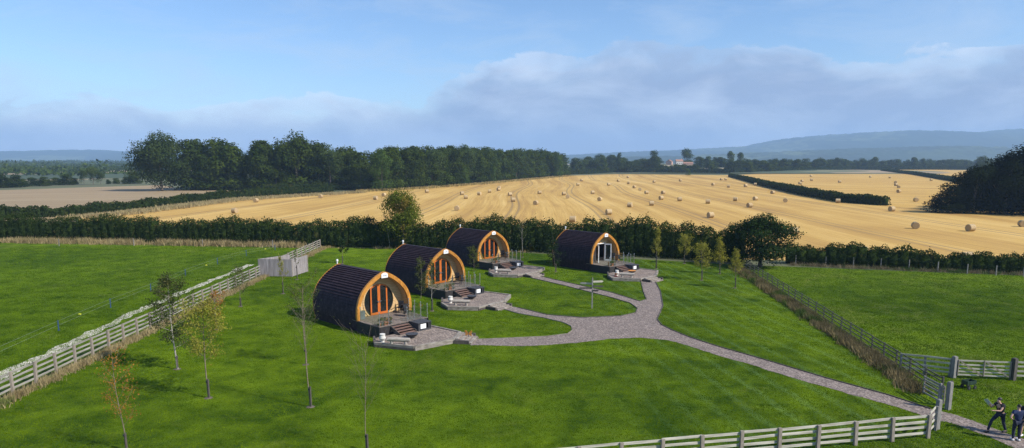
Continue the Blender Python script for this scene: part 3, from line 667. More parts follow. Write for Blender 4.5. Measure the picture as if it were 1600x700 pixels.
# bin screen
root = empty('timber_screen', (-26.7, 77, 0), 0, 'silvery vertical board bin screen enclosure standing across the left fence', 'screen')
def boards(a, b_, h_, name):
    mb = MB(); a, b_ = Vector((*a, 0)), Vector((*b_, 0)); l = (b_ - a).length; n = round(l / .16); d = (b_ - a) / n; u = d.normalized()
    for k in range(n): mb.beam(a + d * k + u * .006 + Vector((0, 0, h_ / 2 + .05)), a + d * (k + 1) - u * .006 + Vector((0, 0, h_ / 2 + .05)), .03, h_ + random.uniform(-.015, .015))
    mb.build(name, M['screen'], root)
A_, B_, C_, D_ = (-1.9, .05), (1.95, -.25), (2.65, 3.3), (-1.85, 1.9)
boards(A_, B_, 1.95, 'front_panel'); boards(B_, C_, 1.95, 'side_panel'); boards((-1.85, .1), (.55, 3.7), 1.95, 'back_panel')
for p in (A_, B_, C_): link('post', post_mesh(.1, .1, 1.96, M['post']), root, (p[0], p[1] + .07, 0))

# chalk stones beside the left fence; electric tape fence
cs = [(-29.0, 28)]; rng = np.random.default_rng(5); xs = []
Yl = np.linspace(26, 86, 60); cxl = lambda y: float(np.interp(y, [26, 43, 55, 64, 86], [-30.6, -31.2, -32.3, -32.7, -32.9])); rgt = [(cxl(y) + .42 + .22 * rng.uniform(-1, 1), y) for y in Yl]; lft = [(cxl(y) - .42 - .30 * rng.uniform(-1, 1), y) for y in Yl]
sheet('chalk_track', rgt + lft[::-1], .016, M['chalk'])
root = empty('electric_fence', (*G(92, 517), 0), 0, 'low electric tape fence on blue posts in the left paddock', 'fence'); ox, oy = G(92, 517)
M['blue'] = simple('blue_plastic', (.02, .06, .16), (.035, .09, .24), 3, .5, bmp=0); M['yellow'] = simple('yellow_plastic', (.75, .72, .05), (.85, .82, .08), 3, .5, bmp=0); M['tape'] = simple('pale_tape', (.12, .17, .10), (.20, .24, .16), 3, .6, bmp=0)
ep = [G(0, 560), G(92, 517), G(173, 481), G(236, 456), G(290, 432), G(340, 413), G(385, 400), G(430, 391)]
bp = MB().box((0, 0, .42), (.07, .035, .84)).box((0, 0, .05), (.16, .03, .03)).mesh('post', M['blue'])
for x, y in ep[1:]: link('post', bp, root, (x - ox, y - oy, 0), .4)
for z in (.45, .78): MB().tube([(x - ox, y - oy - .04, z) for x, y in ep], .010, 4).build('tape', M['tape'], root)
for u, v_ in ((126, 499), (323, 420), (415, 394)):
    x, y = G(u, v_); MB().tube([(x - ox - .09, y - oy - .04, .45), (x - ox, y - oy - .04, .45), (x - ox + .09, y - oy - .04, .45)], [.05, .06, .05], 8).build('handle', M['yellow'], root)

# ------------------------------------------------------------------ the four pods
HW = [(0.0, 2.28), (.45, 2.38), (.9, 2.47), (1.5, 2.5), (2.1, 2.41), (2.7, 2.17), (3.2, 1.79), (3.6, 1.33), (3.92, .86), (4.15, .42), (4.26, .16), (4.30, 0.0)]
def half(n=26, zmin=0.0):
    zs = [p[0] for p in HW]; xs_ = [p[1] for p in HW]; ang = np.linspace(0, 1, 400)
    # resample evenly along the curve
    Z = np.interp(ang, np.linspace(0, 1, len(zs)), zs); X = np.interp(ang, np.linspace(0, 1, len(zs)), xs_)
    k = np.ones(41) / 41; Zp = np.concatenate([2 * Z[0] - Z[20:0:-1], Z, 2 * Z[-1] - Z[-2:-22:-1]]); Xp = np.concatenate([X[20:0:-1], X, -X[-2:-22:-1]])
    Zs, Xs = np.convolve(Zp, k, 'valid'), np.convolve(Xp, k, 'valid'); Zs += (4.30 - Zs[-1]) * ang ** 3; Xs[-1] = 0
    sel = Zs >= zmin; Zs, Xs = Zs[sel], Xs[sel]
    s_ = np.concatenate([[0], np.cumsum(np.hypot(np.diff(Zs), np.diff(Xs)))]); t = np.linspace(0, s_[-1], n)
    return list(zip(np.interp(t, s_, Xs), np.interp(t, s_, Zs)))
def arch(off=0.0, n=26, zmin=0.0):
    """x,z outline from the left foot over the top to the right foot, offset outwards"""
    h_ = half(n, zmin); pts = [(-x, z) for x, z in h_] + [(x, z) for x, z in h_[-2::-1]]; out = []
    for i, (x, z) in enumerate(pts):
        a = pts[max(0, i - 1)]; b_ = pts[min(len(pts) - 1, i + 1)]; tx, tz = b_[0] - a[0], b_[1] - a[1]; l = math.hypot(tx, tz)
        out.append((x - tz / l * off, z + tx / l * off))
    return out
def roof_mesh(L):
    base = arch(0, 25); mb = MB(); n = len(base); mid = (n - 1) // 2
    prof = []
    for i in range(n - 1):
        (x0, z0), (x1, z1) = base[i], base[i + 1]; l = math.hypot(x1 - x0, z1 - z0); nx, nz = -(z1 - z0) / l, (x1 - x0) / l
        o0, o1 = (.08, .012) if i < mid else (.012, .08)
        prof.append(((x0 + nx * o0, z0 + nz * o0), (x1 + nx * o1, z1 + nz * o1), (x0 - nx * .03, z0 - nz * .03), (x1 - nx * .03, z1 - nz * .03)))
    for a, b_, c_, d_ in prof: mb.prismy([c_, a, b_, d_], .06, L - .06)
    return mb
PODL = 6.4; DZ = .88
def door_leaf(w_, h0, topf, mat, th=.07, fw=.12, name='door'):
    """a glazed leaf from x=0 to x=w_, its head following topf(x)"""
    mb = MB(); n = 8; xs_ = [w_ * k / n for k in range(n + 1)]
    mb.box((fw / 2, 0, (h0 + topf(0)) / 2), (fw, th, topf(0) - h0)); mb.box((w_ - fw / 2, 0, (h0 + topf(w_)) / 2), (fw, th, topf(w_) - h0))
    mb.box((w_ / 2, 0, h0 + .09), (w_ - 2 * fw, th * .96, .18))
    mb.band([(x, topf(x) - fw) for x in xs_], [(x, topf(x) + .002) for x in xs_], -th / 2 - .002, th / 2 + .002)
    pane = MB(); pane.prismy([(fw, h0 + .15), (w_ - fw, h0 + .15), (w_ - fw, topf(w_) - fw + .02), (w_ / 2, topf(w_ / 2) - fw + .02), (fw, topf(fw) - fw + .02)], -.008, .008)
    return mb, pane
POD_GROUP = 'dark barrel roofed glamping pods'
PATIO = {0: [(-4.05, -4.45), (-2.75, -7.3), (.42, -7.7), (2.15, -6.5), (1.9, -3.4), (-3.3, -3.3)],
         1: [(-4.5, -4.6), (-5.2, -6.2), (-3.6, -8.35), (-.1, -8.05), (2.45, -6.5), (1.9, -3.4), (-3.3, -3.3)],
         3: [(-4.6, -4.5), (-5.6, -5.9), (-3.8, -8.2), (-.9, -8.1), (2.25, -6.1), (1.9, -3.4), (-3.3, -3.3)]}
PATIO[2] = PATIO[1]
WHO = ['nearest pod', 'second nearest pod', 'third pod along, orange doored and nearest the hedge', 'pod with open white doors']
SHORT = ['nearest pod', 'second pod', 'third pod', 'white doored pod']
def pod(i, o, a):
    labels = ['dark barrel roofed pod with orange double doors, largest and nearest to the bottom left lawn',
              'dark barrel roofed pod with orange double doors partly behind a thin climbing sapling',
              'dark barrel roofed pod with orange doors, smallest of its row, closest to the hedge',
              'dark barrel roofed pod with white doors standing open, standing alone to the right']
    root = empty('glamping_pod', (*o, 0), a, labels[i], 'pod', POD_GROUP); L = PODL
    roof_mesh(L).build('roof', M['shingle'], root)
    # front and rear rims of orange timber
    MB().band(arch(-.17, 26, DZ + .004), arch(.12, 26, DZ + .004), -.14, .055).build('front_rim', M['orange'], root)
    MB().band(arch(-.10, 26), arch(.085, 26), L - .055, L - .01).build('rear_rim', M['orange'], root)
    MB().prismy(arch(-.06, 26), L - .30, L - .12).build('rear_wall', M['orange'], root)
    # porch lining and front wall
    MB().band(arch(-.14, 26, DZ + .02), arch(-.06, 26, DZ + .02), .058, .80).build('porch_lining', M['pine'], root)
    wy = .72; cz, cr = DZ + 1.10, 1.47; inner = arch(-.15, 26, DZ + .03)
    mb = MB(); wall_v = []
    if i < 3:
        # wall with a round opening: ring cells between arch and circle
        K = 72; ring_o, ring_i = [], []
        for k in range(K + 1):
            t = -PI / 2 + 2 * PI * k / K; dx, dz = math.sin(t + PI / 2 + PI), -math.cos(t + PI / 2 + PI)
            dx, dz = math.cos(t), math.sin(t)
            # march outwards to the arch
            lo, hi = cr, 4.0
            for _ in range(24):
                md_ = (lo + hi) / 2; x, z = dx * md_, cz + dz * md_
                zz = max(DZ + .03, min(4.1, z)); hw = np.interp(zz, [p[1] for p in inner[:26]], [-p[0] for p in inner[:26]])
                ok = abs(x) < hw and z > DZ + .03 and z < inner[25][1]
                lo, hi = (md_, hi) if ok else (lo, md_)
            ring_o.append((dx * lo, cz + dz * lo)); ring_i.append((dx * cr, max(DZ + .02, cz + dz * cr)))
        mb.band(ring_i, ring_o, wy, wy + .08).build('front_wall', M['pine'], root)
        rim_i = [(math.cos(t) * (cr - .09), max(DZ + .03, cz + math.sin(t) * (cr - .09))) for t in np.linspace(-PI / 2, 1.5 * PI, 65)]
        rim_o = [(math.cos(t) * (cr + .02), max(DZ + .024, cz + math.sin(t) * (cr + .02))) for t in np.linspace(-PI / 2, 1.5 * PI, 65)]
        win = MB().band(rim_i, rim_o, wy - .05, wy + .04).build('window', M['orange' if i else 'pine'], root)
        gl_ = MB().prismy([(x, z) for x, z in rim_i[:-1]], wy + .05, wy + .06).build('pane', M['glass'], win)
        topf = lambda X: cz + math.sqrt(max(.05, (cr - .10) ** 2 - X * X))
        for sgn in (-1, 1):
            w_ = .80
            mbd, pn = door_leaf(w_, DZ + .02, (lambda x, s_=sgn: topf(x if s_ > 0 else x - .80)), M['door'])
            ox_ = 0.004 if sgn > 0 else -w_ - .004
            dr = mbd.build('door', M['door'], root, (ox_, wy - .02, 0)); pn.build('pane', M['glass'], dr)
            hx = .08 if sgn > 0 else w_ - .08
            MB().box((hx, -.06, DZ + 1.05), (.05, .05, .16)).beam((hx, -.085, DZ + 1.08), (hx + sgn * .14, -.085, DZ + 1.08), .025, .025).build('handle', M['steel'], dr)
    else:
        x0, x1, zt = -.95, .75, DZ + 2.12
        K = 26; arc = arch(-.15, 26, DZ + .03)
        left = [p for p in arc if p[0] < x0]; right = [p for p in arc if p[0] > x1]
        mb.prismy([(x0, DZ + .03)] + left[:1] + left[1:] + [(x0, left[-1][1] + .02)], wy, wy + .08)
        mb.prismy([(x1, DZ + .03), (x1, right[0][1] + .02)] + right, wy, wy + .08)
        top = [(x0, zt)] + [(x0, left[-1][1] + .02)] + [p for p in arc if x0 <= p[0] <= x1] + [(x1, right[0][1] + .02), (x1, zt)]
        mb.prismy(top, wy, wy + .08).build('front_wall', M['pine'], root)
        fr = MB(); fr.box((x0 - .03, wy - .02, (DZ + zt) / 2), (.09, .12, zt - DZ)).box((x1 + .03, wy - .02, (DZ + zt) / 2), (.09, .12, zt - DZ)).box(((x0 + x1) / 2, wy - .02, zt + .045), (x1 - x0 + .15, .12, .09))
        fr.build('door_frame', M['white'], root)
        # a room behind the open doorway
        MB().box(((x0 + x1) / 2, wy + 2.2, DZ + 1.05), (2.8, .05, 2.2)).build('room_wall', M['pine'], root)
        MB().box((0, wy + 1.3, DZ - .03), (3.2, 2.5, .06)).build('room_floor', M['deck'], root)
        MB().box((.2, wy + 1.9, DZ + .3), (1.5, 1.2, .5)).build('bed', M['white'], root)
        for (hx, ang) in ((x0 + .02, R(-158)), (x1 - .02, R(-62))):
            mbd, pn = door_leaf(.82, .04, lambda x: 2.1, M['white'], fw=.11)
            dr = mbd.build('door', M['white'], root, (hx, wy - .06, DZ), ang if hx > 0 else R(-112)); pn.build('pane', M['glass'], dr)
            MB().box((.76, -.06, 1.0), (.04, .05, .14)).build('handle', M['steel'], dr)
    # name plaque under the ridge with small writing
    pl = MB().prismy([(-.30, 3.93), (-.30, 4.22), (-.12, 4.33), (.12, 4.33), (.30, 4.22), (.30, 3.93)], -.19, -.145).build('name_plaque', M['white'], root)
    wm = MB(); xx = -.2
    for q in range(7): w_ = .035 + .012 * ((q * 7 + i) % 3); wm.box((xx + w_ / 2, -.193, 4.09 + .008 * ((q * 5) % 3)), (w_, .006, .05 + .03 * ((q * 3 + i) % 2))); xx += w_ + .012
    wm.build('lettering', M['mark'], pl)
    MB().tube([(0, .4, 3.78), (0, .4, 3.96)], [.07, .05], 8).build('porch_light', M['black'], root)
    MB().tube([(0, L + .16, 3.0), (0, L + .16, 4.55)], .05, 8).tube([(0, L + .16, 4.56), (0, L + .16, 4.72)], [.10, .08], 8).build('vent_pipe', M['white'], root)
    # deck
    dk = MB(); x = -2.52
    while x < 2.3:
        y0 = -2.9 if x < 1.9 else -1.6
        xl = x
        dk.box((xl + .07, (y0 + .71) / 2, DZ - .02), (.132, .71 - y0, .035)); x += .142
    dk.build('deck', M['deck'], root)
    sk = MB(); sk.box((-2.5, -1.42, DZ / 2 - .03), (.05, 2.9, DZ - .05)).box((-.25, -2.86, DZ / 2 - .03), (4.4, .05, DZ - .05)).box((2.12, -2.2, DZ / 2 - .03), (.05, 1.25, DZ - .05)).box((2.32, -.8, DZ / 2 - .03), (.05, 1.6, DZ - .05)).box((-0.1, .02, DZ / 2 - .03), (4.5, .05, DZ - .06))
    sk.build('deck_skirt', M['black_board'], root)
    st = MB()
    for k in range(4):
        z = DZ - .13 * (k + 1); y = -2.9 - .27 * k
        st.box((-.75, y - .14, z - .02), (1.5, .27, .04)); st.box((-.75, y - .02, z - .075), (1.5, .03, .08))
    st.build('deck_steps', M['step'], root)
    MB().beam((-1.52, -2.9, .66), (-1.52, -4.0, .26), .05, .3).beam((.02, -2.9, .66), (.02, -4.0, .26), .05, .3).build('step_stringer', M['sleeper_dark'], root)
    # balustrade of clear glass between steel posts
    pp = MB().tube([(0, 0, 0), (0, 0, 1.02)], .028, 6).tube([(0, 0, 1.03), (0, 0, 1.12)], [.045, .035], 8).box((0, -.03, .25), (.07, .05, .06)).box((0, -.03, .82), (.07, .05, .06)).mesh('balustrade_post', M['steel'])
    def rail_run(pts, closed=True):
        for x, y in pts: link('balustrade_post', pp, root, (x, y, DZ))
        for (xa, ya), (xb, yb) in zip(pts, pts[1:]):
            a_, b_ = Vector((xa, ya, DZ + .53)), Vector((xb, yb, DZ + .53)); u = (b_ - a_).normalized() * .06
            MB().beam(a_ + u, b_ - u, .012, .86).build('glass_panel', M['clear'], root)
    rail_run([(-2.45, -.35), (-2.45, -2.8), (-1.62, -2.8)]); rail_run([(.1, -2.8), (.75, -2.8), (1.4, -2.8), (2.05, -2.8), (2.08, -1.95), (2.15, -1.1), (2.25, -.2)])
    # sleeper-edged gravel patio
    poly = PATIO[i]; inner_p = []
    pr = empty('gravel_patio', (*o, 0), a, 'raised gravel patio edged with old sleepers before the %s' % SHORT[i], 'patio', 'sleeper edged patios')
    cx, cy = sum(p[0] for p in poly) / 6, sum(p[1] for p in poly) / 6
    for p in poly: v_ = Vector((p[0] - cx, p[1] - cy)); inner_p.append((cx + v_.x * .975, cy + v_.y * .975))
    MB().prism(inner_p[::-1] if sum((b_[0] - a_[0]) * (b_[1] + a_[1]) for a_, b_ in zip(inner_p, inner_p[1:] + inner_p[:1])) > 0 else inner_p, -.02, .29).build('gravel_bed', M['patio'], pr)
    n = len(poly)
    for k in range(n - 2):
        p, q = poly[k], poly[k + 1]
        for z in (.09, .27):
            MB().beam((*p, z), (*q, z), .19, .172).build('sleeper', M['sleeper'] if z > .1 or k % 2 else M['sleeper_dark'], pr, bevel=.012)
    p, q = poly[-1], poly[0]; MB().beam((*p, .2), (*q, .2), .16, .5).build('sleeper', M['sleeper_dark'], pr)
    # steps from patio to path
    if i == 0: sx0, sy0, an = 1.28, -7.12, math.atan2(1.2, 1.73)
    elif i == 3: sx0, sy0, an = -2.3, -8.15, .03
    else: sx0, sy0, an = -1.5, -8.2, .09
    sr = empty('sleeper_steps', (*(Matrix.Rotation(a, 3, 'Z') @ Vector((sx0, sy0, 0)) + Vector((*o, 0)))[:2], 0), a + an, 'dark sleeper steps from path up to the patio of the %s' % SHORT[i], 'steps', 'sleeper steps')
    for k in range(4):
        h_ = .34 - .08 * k; MB().box((.05 * (-1) ** k, -.22 - .34 * k, h_ / 2), (1.9 + .1 * (k % 2), .22, h_)).build('riser', M['sleeper'], sr, bevel=.012)
        MB().box((0, -.39 - .34 * k, h_ / 2 - .03), (1.7, .12, h_ - .05)).build('tread', M['patio'], sr)
    for s_ in (-1, 1): MB().box((s_ * 1.1, -.62, .13), (.18, 1.1, .26)).build('side_sleeper', M['sleeper_dark'], sr)
    # black cabinet by the steps with a white notice panel
    def at(x, y, z=0.0): v_ = Matrix.Rotation(a, 3, 'Z') @ Vector((x, y, 0)); return (o[0] + v_.x, o[1] + v_.y, z)
    bx = empty('storage_cabinet', at(.75, -3.55, .29), a, 'dark slatted cabinet with a white panel beside the deck steps of the %s' % SHORT[i], 'cabinet', 'dark cabinets by the deck steps')
    c_ = MB(); c_.box((0, 0, .04), (1.2, 1.1, .08)).box((-.58, 0, .31), (.05, 1.1, .5)).box((.58, 0, .31), (.05, 1.1, .5)).box((0, .52, .31), (1.1, .05, .5)); c_.build('carcass', M['charcoal'], bx)
    t_ = MB()
    for k in range(8): t_.box((-.56 + .16 * k, 0, .60), (.14, 1.2, .045))
    t_.build('slatted_top', M['charcoal'], bx)
    MB().box((-.14, -.53, .33), (.52, .03, .36)).build('white_panel', M['white'], bx); MB().box((-.50, -.53, .31), (.10, .04, .46)).box((.40, -.53, .31), (.08, .04, .46)).build('front_frame', M['charcoal'], bx)
    return root, at
FITS = [((-10.055, 53.242), 46), ((-6.6075, 67.368), 47), ((-2.348, 84.775), 42), ((11.162, 82.328), 42)]
AT = []
for i, (o, a) in enumerate(FITS): AT.append((pod(i, o, R(a))[1], R(a)))

def flower_pot(loc, h_, mat, leafmat, seed, label, group):
    rng = np.random.default_rng(seed); r = empty('flower_pot', loc, 0, label, 'flower pot', group)
    MB().tube([(0, 0, 0), (0, 0, h_ * .85), (0, 0, h_)], [h_ * .36, h_ * .52, h_ * .56], 12).build('pot', mat, r)
    MB().tube([(0, 0, h_ * .9), (0, 0, h_ + .05)], .015, 5).build('stem', M['bark'], r)
    link('foliage', crown_mesh('foliage', .42, .34, h_ * .9, 150, .09, leafmat, rng, 5), r)
def rattan_chair(loc, rz, label, group):
    r = empty('garden_chair', loc, rz, label, 'chair', group)
    MB().box((0, 0, .43), (.48, .46, .05)).build('seat', M['black'], r, bevel=.01)
    MB().beam((0, .23, .45), (0, .30, .92), .46, .035).build('backrest', M['black'], r)
    for x in (-.21, .21):
        for y in (-.2, .2): MB().tube([(x, y, 0), (x, y, .42)], .017, 6).build('leg', M['black'], r)
        MB().box((x * 1.1, 0, .64), (.045, .44, .03)).build('armrest', M['black'], r)
LEAFCH = ['sap_green', 'bushy', 'wood_green', 'sap_orange', 'sap_dark']
for i, (at, a) in enumerate(AT):
    for k in range(5):
        flower_pot(at(-2.3 + .24 * k, -2.62 + .06 * (k % 2), DZ), .22 + .03 * (k % 3), M['terracotta' if k % 3 != 1 else 'grey_box'], M[LEAFCH[(k + i) % 5]], 100 + i * 10 + k,
                   'small potted plant in the row at the deck edge of the %s' % SHORT[i], 'potted plants of the %s' % SHORT[i])
    rattan_chair(at(1.55, .05, DZ), a + R(-60), 'black garden chair in the porch shade of the %s' % SHORT[i], 'black porch chairs')
    rattan_chair(at(1.15, -1.55, DZ), a + R(15), 'black garden chair out on the open deck of the %s' % SHORT[i], 'black deck chairs')
    t = empty('bistro_table', at(1.7, -.45, DZ), a, 'small round black table between the chairs of the %s' % SHORT[i], 'table', 'small round deck tables')
    MB().tube([(0, 0, .70), (0, 0, .73)], .33, 18).build('tabletop', M['black'], t); MB().tube([(0, 0, .02), (0, 0, .70)], .025, 8).build('pedestal', M['black'], t); MB().tube([(0, 0, 0), (0, 0, .03)], [.22, .2], 14).build('base', M['black'], t)
    f = empty('fire_pit', at(-1.35, -5.2, .29), a, 'shallow black fire bowl on the gravel patio of the %s' % SHORT[i], 'fire pit', 'patio fire bowls')
    MB().tube([(0, 0, .08), (0, 0, .16), (0, 0, .30)], [.14, .36, .47], 18).build('bowl', M['black'], f)
    for q in range(3): MB().tube([(.2 * math.cos(q * 2.1), .2 * math.sin(q * 2.1), .14), (.3 * math.cos(q * 2.1), .3 * math.sin(q * 2.1), 0)], .02, 6).build('leg', M['black'], f)
    MB().tube([(0, 0, .302), (0, 0, .31)], [.45, .46], 18).build('grill', M['rust'] if i == 3 else M['charcoal'], f)
    lg = empty('log_bench', at(*((-3.15, -6.05) if i == 0 else (-4.0, -6.6)), .29), a + R(-52), 'bleached split log bench on the patio edge of the %s' % SHORT[i], 'bench', 'log benches')
    MB().tube([(-.8, 0, .36), (-.3, .01, .37), (.3, -.01, .36), (.8, 0, .37)], [.14, .16, .155, .13], 10).build('seat', M['log'], lg)
    for s_ in (-.5, .5): MB().tube([(s_, 0, 0), (s_, 0, .24)], .12, 9).build('leg', M['log'], lg)
    u = empty('stone_urn', at(*((-3.55, -4.7) if i == 0 else (-3.9, -5.1)), .29), a, 'pale stone urn at the left corner of the patio of the %s' % SHORT[i], 'urn', 'pale stone urns')
    MB().tube([(0, 0, 0), (0, 0, .08), (0, 0, .3), (0, 0, .5), (0, 0, .58)], [.16, .12, .24, .18, .2], 14).build('bowl', M['stone'], u); MB().tube([(0, 0, .585), (0, 0, .61)], [.21, .19], 14).build('rim', M['stone'], u)
b = empty('storage_box', AT[0][0](-2.0, .28, DZ), AT[0][1], 'upright slate grey storage box in the left corner of the nearest pod porch', 'storage box')
MB().box((0, 0, .30), (.62, .32, .60)).build('body', M['grey_box'], b, bevel=.01); MB().box((0, 0, .62), (.66, .36, .035)).build('lid', M['grey_box'], b)
# butterfly ornament
b = empty('butterfly_ornament', (*G(732, 530), 0), R(-20), 'bright orange butterfly shaped ornament on a stick beside the nearest patio steps', 'ornament')
for s_ in (-1, 1):
    MB().prismy([(0, .42), (s_ * .08, .30), (s_ * .27, .26), (s_ * .22, .42), (s_ * .30, .62), (s_ * .22, .68), (s_ * .06, .52)][::s_], -.012 + s_ * .001, .012 + s_ * .001).build('wing', M['rust'], b)
MB().tube([(0, 0, 0), (0, 0, .62)], .016, 6).build('stick', M['black'], b)
flower_pot((*G(962, 436), 0), .36, M['red'], M['sap_orange'], 77, 'red plant pot on the grass left of the patio of the white doored pod', None)

# ------------------------------------------------------------------ signpost
s0 = empty('fingerpost', (*G(925, 482), 0), 0, 'tall pale wooden signpost with four pointed arms on the lawn between the paths', 'signpost')
MB().box((0, 0, 1.3), (.10, .10, 2.6)).tube([(0, 0, 2.6), (0, 0, 2.86)], [.07, .005], 4).build('post', M['grey_post'], s0)
def finger(z, an, l, mat):
    mb = MB(); mb.prismy([(.04, z - .08), (l - .14, z - .08), (l, z), (l - .14, z + .08), (.04, z + .08)], -.075, -.052)
    mb.build('sign_arm', mat, s0, (0, 0, 0), an)
finger(2.42, R(12), 1.0, M['rail']); finger(2.22, R(-168 + 330), 1.15, M['rail']); finger(2.02, R(-4), 1.0, M['rail_dark']); finger(1.84, R(187), 1.25, M['post_dark']); finger(1.64, R(-15), .6, M['post_dark'])

# ------------------------------------------------------------------ garden cart
c0 = empty('garden_cart', (*G(1513, 607), 0), R(15), 'small dark green garden cart parked on the grass before the field gate', 'cart'); c0.scale = (.68, .68, .8)
M['cart'] = simple('dark_green_paint', (.012, .028, .018), (.025, .05, .032), 4, .5)
mb = MB(); mb.prism([(-.45, -.28), (.45, -.28), (.45, .28), (-.45, .28)], .34, .38)
for sx_, sy_, dx_, dy_ in ((0, -.29, .95, .03), (0, .29, .95, .03), (-.46, 0, .03, .54), (.46, 0, .03, .54)): mb.box((sx_, sy_, .50), (dx_, dy_, .26))
mb.build('tray', M['cart'], c0)
for x in (-.32, .32):
    for y in (-.33, .33):
        wv = MB().tube([(x, y - .04, .15), (x, y + .04, .15)], .15, 14).build('wheel', M['black'], c0); MB().tube([(x, y - .046, .15), (x, y + .046, .15)], .06, 10).build('hub', M['charcoal'], wv)
MB().tube([(-.45, 0, .30), (-.85, 0, .55), (-1.0, 0, .86)], .018, 6).tube([(-1.0, -.14, .86), (-1.0, .14, .86)], .018, 6).build('handle', M['black'], c0)

# ------------------------------------------------------------------ bales
BW = 1.28; BR = .67
def bale_mesh():
    mb = MB(); n = 28; rings = [(-BW / 2, BR * .90), (-BW / 2 + .07, BR), (-BW / 6, BR * 1.01), (BW / 6, BR), (BW / 2 - .07, BR), (BW / 2, BR * .90)]
    rg = random.Random(4); wob = [1 + rg.uniform(-.012, .012) for _ in range(n)]
    for x, r_ in rings:
        for j in range(n): an = 2 * PI * j / n; rr = r_ * wob[j]; mb.v.append(Vector((x, rr * math.cos(an), BR - .02 + max(-BR + .02, rr * math.sin(an)))))
    for k in range(5):
        for j in range(n): q = k * n; mb.f.append((q + j, q + n + j, q + n + (j + 1) % n, q + (j + 1) % n))
    mb.f.append(tuple(range(n))); mb.f.append(tuple(range(6 * n - 1, 5 * n - 1, -1)))
    return mb.mesh('straw_bale', M['bale'])
bm_ = bale_mesh()
# stray straw makes the edge uneven
near = {(895, 347): 'large straw bale standing just past the hedge above the space between the pods',
        (951, 335): 'straw bale beyond the hedge, slightly right above the white doored pod',
        (714, 329): 'straw bale alone right of the tall olive tree at the hedge',
        (367, 333): 'straw bale in the narrow left corner of the stubble, closest to the hedge', (400, 316): 'straw bale at the left end of the stubble beside the grass margin',
        (1110, 340): 'straw bale standing above the dark hedge left of the big round bush', (1240, 366): 'straw bale showing just right of the big round bush',
        (1430, 357): 'straw bale on the stubble above the right paddock hedge, left of the two there', (1516, 361): 'straw bale below the dark wood, alone on the open right hand stubble',
        (1597, 354): 'straw bale cut by the right edge below the dark wood', (1347, 399): 'straw bale mostly hidden behind the low paddock hedge, nearer the big round bush', (1510, 409): 'straw bale mostly hidden behind the low paddock hedge toward its right end',
        (1393, 330): 'straw bale close to the end of the curved hedge', (1309, 317): 'straw bale tucked against the curved hedge'}
BALES = list(near) + [(501, 309.5), (587, 312), (600, 307), (667, 301), (722, 304.5), (728, 310.5), (749, 305), (765, 301), (780, 295), (779, 298), (797, 306), (802, 315), (843, 303), (837, 320), (881, 305), (887, 310), (903, 290), (909, 283), (926, 303), (937, 314), (951, 290), (966, 284), (982, 287.5), (984, 323.5), (991, 294), (1000, 298), (1010, 303), (1018, 321), (1022, 285.5), (1033, 312), (1036, 303), (1062, 314), (1063, 283.5), (1106, 318), (1114, 290), (1127, 281.5), (1134, 281.5), (1138, 293), (1149, 314), (1165, 292), (1171, 324), (1180, 290), (1180, 313), (981, 278), (1207, 303), (1227, 316)]
B2 = [(1267, 276), (1253, 284.5), (1250, 288), (1268, 282.5), (1312, 285.5), (1360, 277.5), (1390, 278.5), (1399, 286.5), (1400, 290.5), (1404, 294), (1404, 301), (1431, 315), (1455, 282.5)]
first = True
for L_, lab, grp in ((BALES, 'round straw bale out among the many on the main stubble field', 'straw bales scattered on the main stubble field'), (B2, 'round straw bale on the smaller stubble field beyond the curved hedge', 'straw bales on the far stubble field')):
    for q in L_:
        x, y = G(*q); big = y > 330
        o = link('straw_bale', bm_, None, (x, y, -.04), R(random.choice((20, 28, -12, 35, 160, 75, 195)) + random.uniform(-12, 12)))
        if big: o.scale = (1.08,) * 3
        tag(o, near.get(q, lab), 'straw bale', None if q in near else grp)

